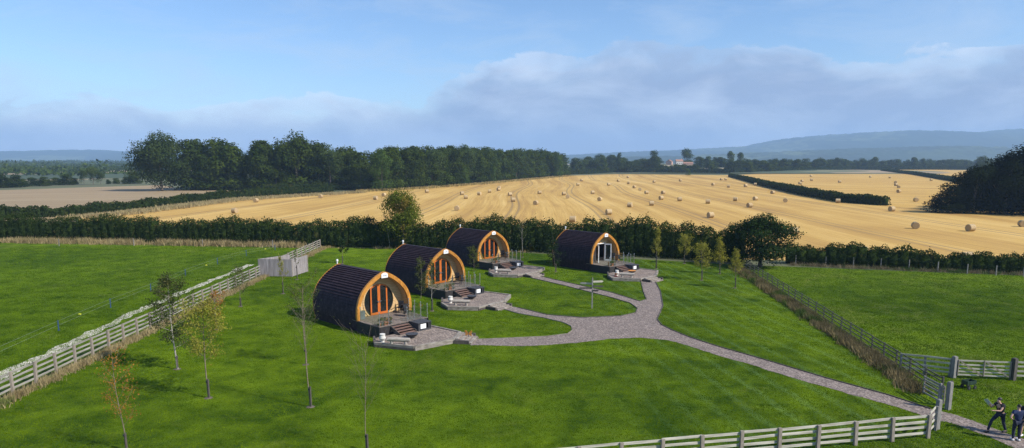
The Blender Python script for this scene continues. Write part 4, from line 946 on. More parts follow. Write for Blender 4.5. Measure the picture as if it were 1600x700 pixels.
# ------------------------------------------------------------------ young trees on the lawn
def sapling(base, h_, kind, leaf, label, seed, lean=(0, 0), w=1.6, n=500, lsize=.09, crown=(.35, 1.0), r_=.04, stake=1.0, bark='twig', limbs=9, name='sapling', up=.9, limb_len=.30):
    rng = np.random.default_rng(seed); rg = random.Random(seed); x, y = G(*base); root = empty(name, (x, y, 0), 0, label, 'young tree')
    r_ *= .72; mb = MB(); K = 10; pts = []
    for k in range(K + 1): f = k / K; pts.append(Vector((lean[0] * h_ * f + .05 * math.sin(f * 5 + seed), lean[1] * h_ * f + .04 * math.sin(f * 4 + seed * 2), h_ * f)))
    mb.tube(pts, [r_ * (1.3 if k == 0 else 1) * (1 - .85 * k / K) + .004 for k in range(K + 1)], 7)
    tips = []
    for j in range(limbs):
        f = crown[0] + (crown[1] - crown[0]) * (j + .3) / limbs * .92; p = pts[int(f * K)].lerp(pts[min(K, int(f * K) + 1)], f * K % 1); an = j * 2.4 + rg.uniform(0, .8)
        prof_ = {'round': math.sin(PI * min(.97, (f - crown[0]) / (crown[1] - crown[0]) * .8 + .2)), 'spire': 1.05 - (f - crown[0]) / (crown[1] - crown[0]), 'vase': .5 + .5 * f}[kind]
        L = w * .62 * max(.2, prof_) * rg.uniform(.75, 1.15); upz = L * up * rg.uniform(.7, 1.3)
        e = p + Vector((math.cos(an) * L * .8, math.sin(an) * L * .8, upz)); m_ = p.lerp(e, .5) + Vector((0, 0, -.08 * L))
        mb.tube([p, m_, e], [r_ * .33, r_ * .22, .004], 4, False)
        for q in range(3):
            s_ = p.lerp(e, .35 + .25 * q); a2 = an + (-1) ** q * .9; e2 = s_ + Vector((math.cos(a2), math.sin(a2), .7 * up)) * L * .38; mb.tube([s_, e2], [r_ * .14, .003], 3, False); tips += [s_, e2, s_.lerp(e2, .5)]
        tips += [e, m_, p.lerp(e, .75)]
    mb.build('trunk', M[bark], root)
    n = int(n * 2.7); lsize *= 1.15
    if n:
        tips += [pts[-1], pts[-2]] * 2
        T = np.array([tuple(t) for t in tips]); wgt = rng.uniform(.2, 1, len(T)) ** 2; idx = rng.choice(len(T), n, p=wgt / wgt.sum())
        pt = T[idx] + rng.normal(size=(n, 3)) * w * .075; V, Fq = leaves(pt, unit(n, rng), lsize, rng, 1.0); link('crown', mesh_np('crown', V, Fq, M[leaf]), root)
    if stake:
        MB().tube([(.05, -.04, 0), (.05, -.04, stake)], [.055, .05], 6).build('stake', M['stake'], root); MB().tube([(0, 0, stake * .82), (0, 0, stake * .9)], r_ + .055, 8).build('tie', M['black'], root)
        MB().tube([(0, 0, .01), (0, 0, .05)], [.24, .12], 9).build('mulch', M['bark'], root)
    return root
sapling((197, 704), 4.35, 'vase', 'sap_orange', 'slim young tree with sparse orange red leaves at the bottom left of the lawn', 1, (-.05, 0), 1.7, 330, .07, (.25, 1), .035, .85, 'twig', 12, up=1.1)
sapling((277, 577), 6.0, 'round', 'sap_dark', 'young birch with a white trunk and loose dark green crown before the left fence', 2, (-.035, 0), 2.5, 1500, .11, (.22, 1), .07, .9, 'birch', 16, up=.5)
sapling((326, 622), 5.4, 'round', 'sap_yellow', 'young tree with a yellow green crown, tallest yellow one on the left lawn', 3, (-.02, .02), 2.3, 1200, .10, (.38, 1), .05, 1.1, 'twig', 14, up=.8)
sapling((338, 515), 3.0, 'round', 'sap_orange', 'small amber leaved tree right behind the yellow green crowned one', 4, (0, 0), 1.4, 380, .09, (.3, 1), .04, .7, 'birch', 9)
sapling((376, 479), 3.4, 'round', 'sap_dark', 'small dark leaved sapling halfway between the left fence and the nearest pod', 5, (0, 0), 1.7, 420, .10, (.3, 1), .035, .8, 'twig', 9)
sapling((442, 459), 3.9, 'spire', 'sap_yellow', 'thin yellowish sapling in front of the silvery timber screen', 6, (-.02, 0), 1.0, 240, .09, (.3, 1), .035, 1.2, 'twig', 8, up=1.4)
sapling((464, 437), 3.5, 'spire', 'sap_dark', 'thin leafless looking sapling with a dark guard at the right end of the timber screen', 7, (0, 0), .7, 80, .08, (.4, 1), .03, 1.6, 'stake', 6, up=1.6)
sapling((478, 570), 5.2, 'vase', 'sap_dark', 'young tree with small grey green leaves just left of the nearest pod', 8, (0, 0), 2.0, 620, .075, (.45, 1), .05, 1.1, 'twig', 14, up=.9)
sapling((485, 636), 5.6, 'vase', 'sap_green', 'tall bare stemmed sapling with a brown guard in front of the nearest pod', 9, (-.035, .02), 1.6, 120, .06, (.5, 1), .045, 1.15, 'twig', 14, up=1.5)
sapling((573, 704), 5.0, 'vase', 'sap_dark', 'bare twiggy sapling at the bottom edge below the nearest patio', 10, (.01, 0), 2.6, 25, .05, (.35, 1), .028, .8, 'twig', 18, up=1.3)
sapling((675, 486), 4.6, 'spire', 'sap_dark', 'slim pale stemmed sapling standing before the open front of the second pod', 11, (0, 0), 1.3, 420, .09, (.3, 1), .035, 1.1, 'birch', 11, up=.9)
sapling((658, 466), 3.9, 'round', 'sap_dark', 'wispy dark climber like sapling against the side of the second pod', 31, (.02, 0), 1.3, 520, .09, (.1, 1), .035, 0, 'twig', 10, up=.9)
sapling((740, 424), 3.0, 'round', 'sap_dark', 'dark leafy sapling at the left foot of the third pod', 32, (0, 0), 1.5, 520, .10, (.1, 1), .035, 0, 'twig', 10, up=.8)
sapling((752, 412), 3.6, 'spire', 'sap_green', 'thin sapling before the doors of the third pod', 33, (0, 0), .7, 90, .08, (.4, 1), .03, 0, 'twig', 6, up=1.2)
sapling((535, 412), 3.3, 'spire', 'bush', 'small dark sapling on the strip of lawn behind the nearest pod', 12, (0, 0), 1.3, 420, .12, (.3, 1), .035, 1.0, 'twig', 8)
sapling((609, 388), 4.2, 'vase', 'sap_dark', 'leaning pale trunked sapling against the hedge beside the olive tree', 13, (-.10, 0), 1.3, 200, .1, (.5, 1), .06, 0, 'birch', 8, up=1.2)
sapling((816, 402), 4.7, 'vase', 'sap_dark', 'bare pale trunked sapling against the hedge right of the third pod', 14, (0, 0), 1.4, 90, .1, (.45, 1), .05, .8, 'birch', 9, up=1.2)
sapling((868, 425), 4.6, 'round', 'bush', 'drooping dark leaved sapling just left of the white doored pod', 15, (-.09, 0), 2.0, 650, .11, (.2, 1), .05, 1.0, 'twig', 12, up=-.15)
sapling((1025, 420), 5.0, 'spire', 'sap_yellow', 'narrow upright golden sapling beside the patio steps of the white doored pod', 16, (.01, 0), 1.3, 520, .11, (.22, 1), .04, 1.6, 'twig', 12, up=1.6)
sapling((1069, 412), 3.5, 'round', 'sap_yellow', 'bushy topped golden sapling closest to the hedge, first left of the right fence group', 17, (0, 0), 1.9, 520, .13, (.25, 1), .035, .6, 'twig', 9, up=.9)
sapling((1096, 438), 4.1, 'round', 'sap_yellow', 'golden sapling with an uneven double crown and dark guard', 18, (-.04, 0), 2.1, 620, .12, (.25, 1), .04, 1.1, 'twig', 11, up=.8)
sapling((1124, 428), 4.1, 'spire', 'sap_yellow', 'amber sapling with a pointed crown right against the weeds of the right fence', 19, (-.02, 0), 1.9, 560, .12, (.2, 1), .04, .6, 'twig', 10, up=.8)
sapling((1148, 450), 4.0, 'spire', 'sap_yellow', 'yellowest narrow sapling, nearest of the group by the right fence', 20, (-.01, 0), 1.5, 560, .12, (.25, 1), .04, 1.1, 'twig', 11, up=1.2)

def tree(name, loc, w, h_, z0, n, size, mat, label, cat, seed, shape='round', blobs=18, tr=.3, limbs=6, group=None, loose=.25, bark='bark'):
    rng = np.random.default_rng(seed); root = empty(name, (*loc, 0), 0, label, cat, group); mb, ends = trunk_mb(h_, tr, rng, limbs=limbs, top=.78)
    mb.build('trunk', M[bark], root); link('crown', crown_mesh('crown', w, h_ - z0, z0, n, size, M[mat], rng, blobs, shape, loose=loose), root); return root
tree('field_maple', (-16.2, 102.0), 6.4, 8.5, 1.0, 9000, .27, 'bushy', 'tall olive and yellow green tree rising from the hedge left of the pods', 'tree', 41, 'round', 26, .16, 8, loose=.5)
bx, by = G(1187, 417)
tree('apple_tree', (bx, by), 8.5, 6.3, .5, 15000, .26, 'bush', 'big round dark bushy tree where the right fence meets the hedge', 'tree', 42, 'round', 34, .22, 8, loose=.35)

# ------------------------------------------------------------------ wood, shelter belts, far trees
def proto(k, w, h_, n, size, mat, shape, z0=.1):
    n = int(n * 1.25); rng = np.random.default_rng(200 + k); mb, _ = trunk_mb(h_, .28, rng, limbs=4)
    return mb.mesh('trunk', M['bark']), crown_mesh('crown', w, h_ - z0, z0, n, size, M[mat], rng, 15, shape)
WD = [proto(k, w, 20, 3600, .9, 'wood_dark', s_) for k, (w, s_) in enumerate(((11, 'round'), (13, 'round'), (10, 'tall'), (12, 'wide'), (14, 'round')))]
WP = [proto(k + 10, w, 20, 2800, .8, 'wood_pale', s_, .8) for k, (w, s_) in enumerate(((13, 'round'), (12, 'tall'), (14, 'round')))]
WG = [proto(k + 20, w, 20, 2400, .75, 'wood_green', s_) for k, (w, s_) in enumerate(((14, 'round'), (11, 'tall')))]
WS = [proto(k + 30, w, 14, 5200, .55, 'wood_shade', s_, .2) for k, (w, s_) in enumerate(((9, 'tall'), (10, 'round'), (8, 'tall'), (11, 'wide')))]
rg = random.Random(3)
def plant(protos, x, y, h_, base, label, group, wf=1.0, cat='tree', name='woodland_tree', z=0):
    t, c = rg.choice(protos); s_ = h_ / base; r = empty(name, (x, y, z), rg.uniform(0, 6.28), label, cat, group); wv = s_ * wf * rg.uniform(.9, 1.12)
    for nm, me in (('trunk', t), ('crown', c)): o = link(nm, me, r); o.scale = (wv, wv, s_)
front = [(288, 297.5), (400, 297.5), (520, 297), (600, 297.5), (660, 293.5), (720, 288.5), (790, 282.5), (850, 277.5), (890, 273.6)]
fp = [G(*q) for q in front]
def along_front(t):
    L = [math.dist(a, b_) for a, b_ in zip(fp, fp[1:])]; s_ = t * sum(L)
    for (a, b_), l in zip(zip(fp, fp[1:]), L):
        if s_ <= l: return (a[0] + (b_[0] - a[0]) * s_ / l, a[1] + (b_[1] - a[1]) * s_ / l)
        s_ -= l
    return fp[-1]
WL = 'dark leafy tree in the long wood behind the stubble field'; WGp = 'trees of the long wood'
for row, (n, back) in enumerate(((56, 4), (46, 12), (42, 22), (38, 33))):
    for k in range(n):
        x, y = along_front(min(1, (k + rg.uniform(.1, .9)) / n)); nx, ny = -.86, .5
        if y < 330: nx, ny = -.2, 1
        x += nx * (back + rg.uniform(-3, 3)); y += ny * (back + rg.uniform(-3, 3)); u = 800 + F * x / y
        top = np.interp(u, [285, 310, 345, 380, 440, 500, 530, 600, 700, 800, 870, 900], [222, 217, 219, 231, 216, 218, 231, 233, 231, 234, 239, 243])
        hh_ = (13 + (250 - top) / F * y) * rg.uniform(.86, 1.02) * (rg.uniform(.35, .7) if row == 0 and k % 2 else 1)
        pale = row == 3 and u < 500 or rg.random() < .13
        plant(WP if pale else WD, x, y, hh_, 20,  WL if not pale else 'paler green tree mixed into the long wood behind the stubble field', WGp if not pale else 'paler trees of the long wood', 1.2 if hh_ > 13 else 1.8)
# single trees that can be told apart
x, y = G(252, 298); tree('ash_tree', (x, y), 24, 22.5, 1.5, 15000, .85, 'wood_pale', 'big rounded grey green tree standing at the left end of the long wood', 'tree', 51, 'round', 34, .45)
for (u, v_, h_, w_, lab) in ((598, 298, 17, 1.0, 'upright fresh green tree in the front of the wood above the olive tree'), (726, 288.5, 11.5, 1.0, 'low fresh green tree at the front foot of the wood'), (771, 285, 10, .9, 'small lighter green tree at the wood edge right of the low fresh green one'), (872, 276.5, 17, .9, 'fresh green tree near the far right end of the long wood')):
    x, y = G(u, v_); plant(WG, x, y, h_, 20, lab, None, w_, name='light_green_tree')
# trees on the left skyline
for (u, D, top, wf) in ((8, 330, 272, 1.3), (30, 335, 273, 1.2), (55, 350, 277, 1.2), (72, 352, 276, 1.2), (92, 365, 277, 1.1), (110, 368, 272, 1.3), (186, 385, 278, 1.2), (202, 385, 276, 1.1), (-20, 325, 272, 1.3), (-60, 320, 270, 1.3), (215, 390, 268, 1.2), (42, 342, 279, 1), (82, 358, 280, 1), (101, 366, 279, 1), (122, 372, 278, 1), (174, 382, 280, 1), (-40, 322, 275, 1.2), (20, 333, 278, 1)):
    x = (u - 800) / F * D; plant(WD, x, D, 13 - (top - 250) / F * D, 20, 'low dark tree in the broken row along the far side of the brown field', 'trees along the far side of the brown field', wf * 2.2, name='hedgerow_tree')
for (u, D, top) in ((136, 372, 262), (150, 375, 257), (162, 376, 266)):
    x = (u - 800) / F * D; plant(WP, x, D, 13 - (top - 250) / F * D, 20, 'taller airy grey green tree rising from the row beyond the brown field', 'airy trees beyond the brown field', .8, name='hedgerow_tree')
# small rise with the farm; trees across the middle distance
Xr, Yr = np.meshgrid(np.linspace(-60, 520, 60), np.linspace(660, 1300, 40), indexing='ij')
Zr = 8.0 * np.exp(-((Xr - 190) / 150) ** 2 - ((Yr - 900) / 150) ** 2) - .12
Vr = np.stack([Xr, Yr, Zr], -1).reshape(-1, 3); I = np.arange(60 * 40).reshape(60, 40)
tag(link('terrain', mesh_np('terrain', Vr, np.stack([I[:-1, :-1], I[1:, :-1], I[1:, 1:], I[:-1, 1:]], -1).reshape(-1, 4), M['country'], True)), kind='structure')
def zrise(x, y): return max(0, 8.0 * math.exp(-((x - 190) / 150) ** 2 - ((y - 900) / 150) ** 2) - .12)
belt = []
for k in range(165):
    u = 895 + (1600 - 895) * (k + rg.uniform(0, 1)) / 165; D = rg.choice((700, 735, 775, 820)) + rg.uniform(-12, 12)
    if 1028 < u < 1085 and D > 690: D = 690 + rg.uniform(-5, 5); hh_ = rg.uniform(5.5, 7.5)
    else: hh_ = rg.uniform(7.5, 12) + (3 if 895 < u < 960 else 0)
    if u > 1180: q_ = min(1, (u - 1180) / 150); D += 290 * q_; hh_ *= 1 + .2 * q_
    x = (u - 800) / F * D; plant(WD, x, D, hh_, 20, 'low dark tree in the wide belt across the middle distance', 'trees of the middle distance belt', 2.0, z=zrise(x, D), name='hedgerow_tree')
for (u, D, top, wf, lab, kind) in ((965, 760, 240, 1.1, 'rounded tree rising from the belt just right of the end of the long wood', WD), (1020, 750, 236.5, 1.25, 'big dark tree on the skyline left of the farmhouse', WD), (1070, 900, 234.5, 1.5, 'big round dark tree standing right behind the farmhouse', WD), (1137, 800, 237, 1.0, 'dark skyline tree, first of the touching pair right of the farmhouse', WD), (1153, 805, 239, 1.3, 'dark skyline tree, second of the touching pair right of the farmhouse', WD),
                             (1302, 930, 247, 1.4, 'round dark tree above the far hedge, left of the two on the right skyline', WD), (1360, 960, 245.5, 1.4, 'round dark tree above the far hedge, near the middle of the right belt', WD), (1420, 960, 246, 1.5, 'wide dark tree of the right belt nearest to the dark wood', WD), (1436, 965, 248, 1.2, 'small dark tree touching the wide one of the right belt', WD), (1525, 650, 245, 1.4, 'dark round tree showing over the left shoulder of the dark wood', WD)):
    x = (u - 800) / F * D; z = zrise(x, D); plant(kind, x, D, 13 + (250 - top) / F * D - z, 20, lab, None, wf, z=z, name='skyline_tree')
x, y = G(1075, 274); plant(WG, x, y, 6, 20, 'small yellow green bush at the top edge of the stubble below the farmhouse', None, 1.9, name='bush')
# dark wood on the right, its shade carried by the leaf colour
def dark_wood():
    pts = []
    for row in range(9):
        for k in range(11):
            D = 172 + row * 9 + rg.uniform(-2, 2); xl = .622 * 172 + 2 + row * 7.6
            e = k * 5.6 + rg.uniform(-1, 1); x = xl + e; D -= k * (1.6 if row == 0 else .8)
            if x / D > .84: continue
            pts.append((x, D, min(15.4, 8.4 + e * .46 + row * .12) * rg.uniform(.9, 1.06)))
    return pts
for x, D, hh_ in dark_wood():
    plant(WS, x, D, hh_, 14, 'very dark tree in the dense shaded wood at the right edge', 'trees of the dark right wood', 1.25 if hh_ > 9 else 1.7)
# distant hedgerows and copses: one mass
def far_rows():
    rng = np.random.default_rng(9); parts = []
    for k in range(110):
        D = 500 * math.exp(rng.uniform(0, 2.05)) ; u = rng.uniform(-100, 1700) if k < 60 else rng.uniform(-150, 260)
        if D < 1050 and u > 190: continue
        x0 = (u - 800) / F * D; l = rng.uniform(80, 420) * (D / 1000) ** .6; an = rng.choice([rng.normal() * .12, rng.normal() * .5]); hh_ = rng.uniform(3, 9) if rng.random() < .8 else 13; wd = rng.choice([5, 8, 30])
        n = int(l * (1.4 if D < 1500 else .7) * (wd / 8) ** .5 * 2.2); t = rng.uniform(-.5, .5, n) * l; off = rng.normal(size=n) * wd * .4
        lump = .6 + .4 * np.sin(t * .11 + k) * np.sin(t * .043 + k * 2); z = rng.uniform(.05, 1, n) * hh_ * lump
        p = np.stack([x0 + math.cos(an) * t - math.sin(an) * off, D + math.sin(an) * t + math.cos(an) * off, z + .5], 1)
        parts.append(leaves(p, unit(n, rng) * .5 + np.array([0, -.4, .6]), 3.6 if D < 1500 else 5.5, rng))
    return join(parts)
V, Fq = far_rows(); tag(link('distant_woodland', mesh_np('distant_woodland', V, Fq, M['wood_dark'])), 'hazy hedgerows and copses scattered over the far countryside', 'woodland', None, 'stuff')

# ------------------------------------------------------------------ farmhouse
M['brick'] = simple('pink_brick', (.42, .26, .20), (.56, .36, .28), .8, .9, bmp=0); M['pantile'] = simple('orange_pantile', (.28, .15, .10), (.38, .21, .15), 1.2, .9, stretch=(1, 6, 1)); M['render'] = simple('white_render', (.48, .46, .42), (.58, .56, .52), 1, .9, bmp=0)
def farm_building(loc, rz, L, W_, eh, rh, wallm, label, windows=True, name='farmhouse', cat='house'):
    r = empty(name, loc, rz, label, cat)
    mb = MB().box((0, 0, eh / 2), (L, W_, eh)); mb.v += [Vector(q) for q in ((-L / 2, -W_ / 2, eh), (-L / 2, W_ / 2, eh), (-L / 2, 0, eh + rh - .05), (L / 2, -W_ / 2, eh), (L / 2, W_ / 2, eh), (L / 2, 0, eh + rh - .05))]
    k = len(mb.v) - 6; mb.f += [(k, k + 2, k + 1), (k + 3, k + 4, k + 5)]; mb.build('wall', wallm, r)
    rf = MB(); s_ = math.hypot(W_ / 2, rh)
    for sg in (-1, 1): rf.beam((-L / 2 - .3, sg * W_ / 4 * 1.03, eh + rh / 2), (L / 2 + .3, sg * W_ / 4 * 1.03, eh + rh / 2), .1, .1)
    rf = MB(); rf.v = [Vector(q) for q in ((-L / 2 - .3, -W_ / 2 - .3, eh - .15), (L / 2 + .3, -W_ / 2 - .3, eh - .15), (L / 2 + .3, 0, eh + rh), (-L / 2 - .3, 0, eh + rh), (-L / 2 - .3, W_ / 2 + .3, eh - .15), (L / 2 + .3, W_ / 2 + .3, eh - .15))]; rf.f = [(0, 1, 2, 3), (3, 2, 5, 4)]
    ro = rf.build('roof', M['pantile'], r); sol = ro.modifiers.new('thickness', 'SOLIDIFY'); sol.thickness = .18
    if windows:
        MB().box((L * .3, 0, eh + rh + .4), (.9, .7, 1.5)).build('chimney', M['brick'], r)
        for z in (1.5, 4.1):
            for x in (-L * .32, 0, L * .32):
                if z < eh - .8: wn = MB().box((x, -W_ / 2 - .03, z), (1.1, .08, 1.2)).build('window', M['white'], r); MB().box((x, -W_ / 2 - .08, z), (.9, .04, 1.0)).build('pane', M['glass'], wn)
for (u, D, rz_, L, W_, eh, rh, wm_, lab, nm, ct, wi_) in ((1043, 860, 1.2, 16, 10, 5.0, 3.2, 'brick', 'pink brick barn with an orange roof, gable end turned to the field', 'barn', 'barn', False), (1058, 865, .1, 14, 7, 5.6, 2.8, 'render', 'white farmhouse with an orange roof below the big round dark tree', 'farmhouse', 'house', True), (1072, 850, -.1, 18, 7, 3.0, 2.2, 'brick', 'long low farm building right of the white farmhouse', 'barn', 'barn', False)):
    x = (u - 800) / F * D; farm_building((x, D, zrise(x, D) - .3), rz_, L * .62, W_ * .7, eh * .8, rh * .75, M[wm_], lab, wi_, nm, ct)

# ------------------------------------------------------------------ people on the path
M['skin'] = simple('skin', (.50, .29, .20), (.56, .34, .25), 3, .6, bmp=0); M['navy'] = simple('navy_cloth', (.012, .022, .065), (.022, .036, .10), 6, .9); M['navy2'] = simple('dark_navy_trousers', (.012, .017, .035), (.022, .028, .055), 6, .9)
M['blackcloth'] = simple('black_cloth', (.010, .010, .012), (.022, .022, .026), 6, .9); M['hair'] = simple('dark_hair', (.012, .009, .007), (.03, .022, .016), 20, .6); M['sheetmetal'] = simple('pale_green_card', (.34, .40, .33), (.44, .50, .42), 3, .6, bmp=0)
def skin(name, verts, edges, mat, parent, root_i=0, sub=2):
    me = bpy.data.meshes.new(name); me.from_pydata([v_[0] for v_ in verts], edges, []); me.materials.append(mat); o = link(name, me, parent)
    md_ = o.modifiers.new('skin', 'SKIN'); md_.use_smooth_shade = True
    if not me.skin_vertices: me.attributes  # layer is created with the modifier
    lay = me.skin_vertices[0].data if me.skin_vertices else None
    if lay:
        for k, v_ in enumerate(verts): r_ = v_[1]; lay[k].radius = r_ if isinstance(r_, tuple) else (r_, r_); lay[k].use_root = (k == root_i)
    s_ = o.modifiers.new('subdivision', 'SUBSURF'); s_.levels = sub; s_.render_levels = sub; return o
def person(loc, rz, label, J, top, bottom, long_trousers=True, scale=1.0):
    """J: joints in the person's own frame, facing -y"""
    r = empty('person', loc, rz, label, 'person'); V_, E_ = [], []; ix = {}
    def add(k, p, rad, par=None):
        ix[k] = len(V_); V_.append((tuple(Vector(p) * scale), tuple(q * scale for q in rad) if isinstance(rad, tuple) else rad * scale))
        if par: E_.append((ix[par], ix[k]))
    pel, ch, nk, hd = (Vector(J[k]) for k in ('pelvis', 'chest', 'neck', 'head'))
    add('pelvis', pel, (.13, .10)); add('waist', pel.lerp(ch, .45), (.115, .085), 'pelvis'); add('chest', ch, (.15, .10), 'waist'); add('neck0', nk, .062, 'chest'); add('neck', nk.lerp(hd, .45), .052, 'neck0')
    add('jaw', hd + Vector((0, -.012, -.07)), (.062, .072), 'neck'); add('head', hd + Vector((0, 0, .02)), (.078, .095), 'jaw'); add('crown', hd + Vector((0, .01, .09)), (.062, .078), 'head')
    add('nose', hd + Vector((0, -.112, -.012)), .012, 'head')
    for s_ in 'LR':
        sg = -1 if s_ == 'L' else 1
        sh, elb, wr = (Vector(J[k + s_]) for k in ('shoulder', 'elbow', 'wrist')); add('sh' + s_, sh, .062, 'chest'); add('ua' + s_, sh.lerp(elb, .5), .052, 'sh' + s_); add('el' + s_, elb, .042, 'ua' + s_); add('fa' + s_, elb.lerp(wr, .4), .040, 'el' + s_); add('wr' + s_, wr, .027, 'fa' + s_)
        d = (wr - elb).normalized(); side = d.cross(Vector((0, 0, 1))).normalized() if abs(d.z) < .95 else Vector((0, 1, 0)); fold = side.cross(d).normalized()
        add('palm' + s_, wr + d * .055, (.030, .020), 'wr' + s_)
        for q, ln in enumerate((.062, .075, .07, .055)):
            b0 = wr + d * .085 + side * (.030 - .020 * q); add('f%d%s' % (q, s_), b0, .009, 'palm' + s_); add('g%d%s' % (q, s_), b0 + d * ln * .55 + fold * .008, .0085, 'f%d%s' % (q, s_)); add('h%d%s' % (q, s_), b0 + d * ln * .9 + fold * .03, .007, 'g%d%s' % (q, s_))
        tb = wr + d * .03 + side * .035; add('t' + s_, tb, .011, 'palm' + s_); add('u' + s_, tb + d * .04 + side * .02, .009, 't' + s_)
        hp, kn, an_ = (Vector(J[k + s_]) for k in ('hip', 'knee', 'ankle')); add('hp' + s_, hp, (.098, .10), 'pelvis'); add('th' + s_, hp.lerp(kn, .5), .078, 'hp' + s_); add('kn' + s_, kn, .056, 'th' + s_); add('ca' + s_, kn.lerp(an_, .35), .056, 'kn' + s_); add('an' + s_, an_, .038, 'ca' + s_); add('ft' + s_, an_ + Vector((0, -.10, -.045)), .034, 'an' + s_); add('toe' + s_, an_ + Vector((0, -.17, -.055)), .028, 'ft' + s_)
    skin('body', V_, E_, M['skin'], r)
    def garment(name, keys, edges, grow, mat):
        vv = [(V_[ix[k]][0], tuple(q + grow * scale for q in V_[ix[k]][1]) if isinstance(V_[ix[k]][1], tuple) else V_[ix[k]][1] + grow * scale) for k in keys]; id_ = {k: n for n, k in enumerate(keys)}
        skin(name, vv, [(id_[a_], id_[b_]) for a_, b_ in edges], mat, r)
    garment('shirt', ['pelvis', 'waist', 'chest', 'neck0', 'shL', 'uaL', 'shR', 'uaR'], [('pelvis', 'waist'), ('waist', 'chest'), ('chest', 'neck0'), ('chest', 'shL'), ('shL', 'uaL'), ('chest', 'shR'), ('shR', 'uaR')], .034, top)
    k0 = ['pelvis', 'hpL', 'thL', 'knL', 'hpR', 'thR', 'knR'] + (['caL', 'anL', 'caR', 'anR'] if long_trousers else []); e0 = [('pelvis', 'hpL'), ('hpL', 'thL'), ('pelvis', 'hpR'), ('hpR', 'thR')]
    if long_trousers: e0 += [('thL', 'knL'), ('knL', 'caL'), ('caL', 'anL'), ('thR', 'knR'), ('knR', 'caR'), ('caR', 'anR')]
    else: k0 = ['pelvis', 'hpL', 'thL', 'hpR', 'thR']
    garment('trousers' if long_trousers else 'shorts', k0, e0, .016, bottom)
    h_ = MB(); hc = Vector(V_[ix['head']][0]) + Vector((0, .034, .038)) * scale
    for a_ in range(9):
        for b_ in range(14):
            th, ph = PI * .52 * a_ / 8, 2 * PI * b_ / 14; h_.v.append(hc + Vector((math.sin(th) * math.cos(ph) * .088, math.sin(th) * math.sin(ph) * .108, math.cos(th) * .108)) * scale)
    for a_ in range(8):
        for b_ in range(14): q = a_ * 14; h_.f.append((q + b_, q + 14 + b_, q + 14 + (b_ + 1) % 14, q + (b_ + 1) % 14))
    ho = h_.build('hair', M['hair'], r, smooth=True); sl = ho.modifiers.new('thickness', 'SOLIDIFY'); sl.thickness = .02
    for s_ in 'LR':
        an_ = Vector(J['ankle' + s_]); sh_ = MB(); sh_.prism([(an_.x - .045, an_.y - .20), (an_.x + .045, an_.y - .20), (an_.x + .05, an_.y + .07), (an_.x - .05, an_.y + .07)], an_.z - .085, an_.z - .01); sh_.build('shoe', M['white'] if J.get('white') else M['black'], r, bevel=.02)
    return r
ZP = .012
J1 = dict(pelvis=(0, .05, .93), chest=(0, -.06, 1.30), neck=(0, -.10, 1.46), head=(0, -.16, 1.60), shoulderL=(-.19, -.08, 1.40), shoulderR=(.19, -.08, 1.40), elbowL=(-.25, -.32, 1.22), elbowR=(.24, -.30, 1.18), wristL=(-.14, -.50, 1.36), wristR=(.12, -.52, 1.18),
          hipL=(-.10, .03, .90), hipR=(.10, .05, .90), kneeL=(-.12, -.34, .58), kneeR=(.12, .12, .48), ankleL=(-.12, -.52, .10), ankleR=(.12, .30, .10))
p1 = (G(1572, 677)[0] - .30, G(1572, 677)[1] + .12)
person((*p1, ZP), R(-75), 'person in black top and dark trousers striding along the path, holding up a pale card', J1, M['blackcloth'], M['navy2'], scale=1.0)
bd = tag(MB().box((0, 0, 0), (.16, .015, .40)).build('pale_card', M['sheetmetal'], None, (p1[0] - .66, p1[1] - .02, ZP + 1.52), R(-50), bevel=.004), 'pale grey green card held up by the striding person', 'card'); bd.rotation_euler = (R(25), R(-35), R(-40))
J2 = dict(pelvis=(0, 0, .94), chest=(0, -.02, 1.31), neck=(0, -.03, 1.46), head=(0, -.05, 1.61), shoulderL=(-.20, -.01, 1.40), shoulderR=(.20, -.01, 1.40), elbowL=(-.38, .10, 1.16), elbowR=(.38, .10, 1.16), wristL=(-.20, -.02, 1.02), wristR=(.20, -.02, 1.02),
          hipL=(-.10, 0, .91), hipR=(.10, 0, .91), kneeL=(-.12, -.04, .50), kneeR=(.12, -.04, .50), ankleL=(-.13, 0, .10), ankleR=(.13, 0, .10), white=True)
x, y = G(1587, 689); person((x, y, ZP), R(170), 'person in a navy t-shirt and dark trousers standing with hands on hips, back turned', J2, M['navy'], M['navy2'], scale=1.0)
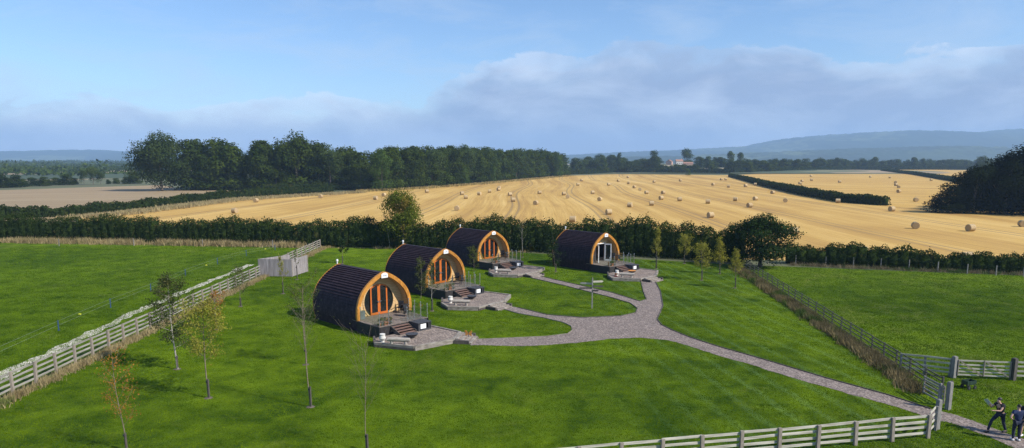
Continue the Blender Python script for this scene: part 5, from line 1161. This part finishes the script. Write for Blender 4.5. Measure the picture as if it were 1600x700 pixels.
J3 = dict(J2); J3.update(elbowL=(-.27, .02, 1.14), elbowR=(.27, -.02, 1.14), wristL=(-.24, -.14, .94), wristR=(.24, -.18, .96))
x, y = G(1599, 684); person((x, y, ZP), R(120), 'person in black top and shorts with bare legs, standing at the right edge', J3, M['blackcloth'], M['blackcloth'], False, scale=1.02)

# turf you can see the blades of
turf_blades('lawn_grass', lawn, (-28, 26, 26, 96), 620000, .055, .012, M['blades'], 61, 'short mown grass covering the lawn among the pods', [path] + [[tuple((Matrix.Rotation(R(a), 3, 'Z') @ Vector((*p, 0)))[:2] + np.array(o)) for p in PATIO[i][::1]] for i, (o, a) in enumerate(FITS)])
turf_blades('paddock_grass', pad_l, (-75, -29.6, 30, 105), 380000, .10, .018, M['blades2'], 63, 'grazed grass of the left paddock')
turf_blades('paddock_grass', pad_r, (2, 62, 24, 86), 420000, .085, .016, M['blades2'], 65, 'grazed grass of the right paddock', [path])

# ------------------------------------------------------------------ air
me = MB().box((0, 4400, 164), (18600, 9700, 330)).mesh('haze', M['hair']); me.materials.clear()
hm = bpy.data.materials.new('haze_air'); hm.use_nodes = True; nt = hm.node_tree; nt.nodes.remove(nt.nodes['Principled BSDF'])
pv = N(nt, 'ShaderNodeVolumePrincipled'); pv.inputs['Color'].default_value = (.44, .67, 1.0, 1); pv.inputs['Density'].default_value = .00015; pv.inputs['Anisotropy'].default_value = 0.0
nt.links.new(pv.outputs[0], nt.nodes['Material Output'].inputs['Volume']); me.materials.append(hm)
tag(link('haze', me), 'thin blue morning haze lying over the far countryside', 'haze', None, 'stuff')

cy = sc.cycles; cy.use_denoising = True; cy.max_bounces = 5; cy.diffuse_bounces = 2; cy.glossy_bounces = 2; cy.transmission_bounces = 2; cy.volume_bounces = 1; cy.transparent_max_bounces = 10
cy.use_adaptive_sampling = True; cy.adaptive_threshold = .015; cy.caustics_reflective = False; cy.caustics_refractive = False
cy.sample_clamp_indirect = 4
try: cy.denoiser = 'OPENIMAGEDENOISE'; cy.denoising_prefilter = 'NONE'
except Exception: pass
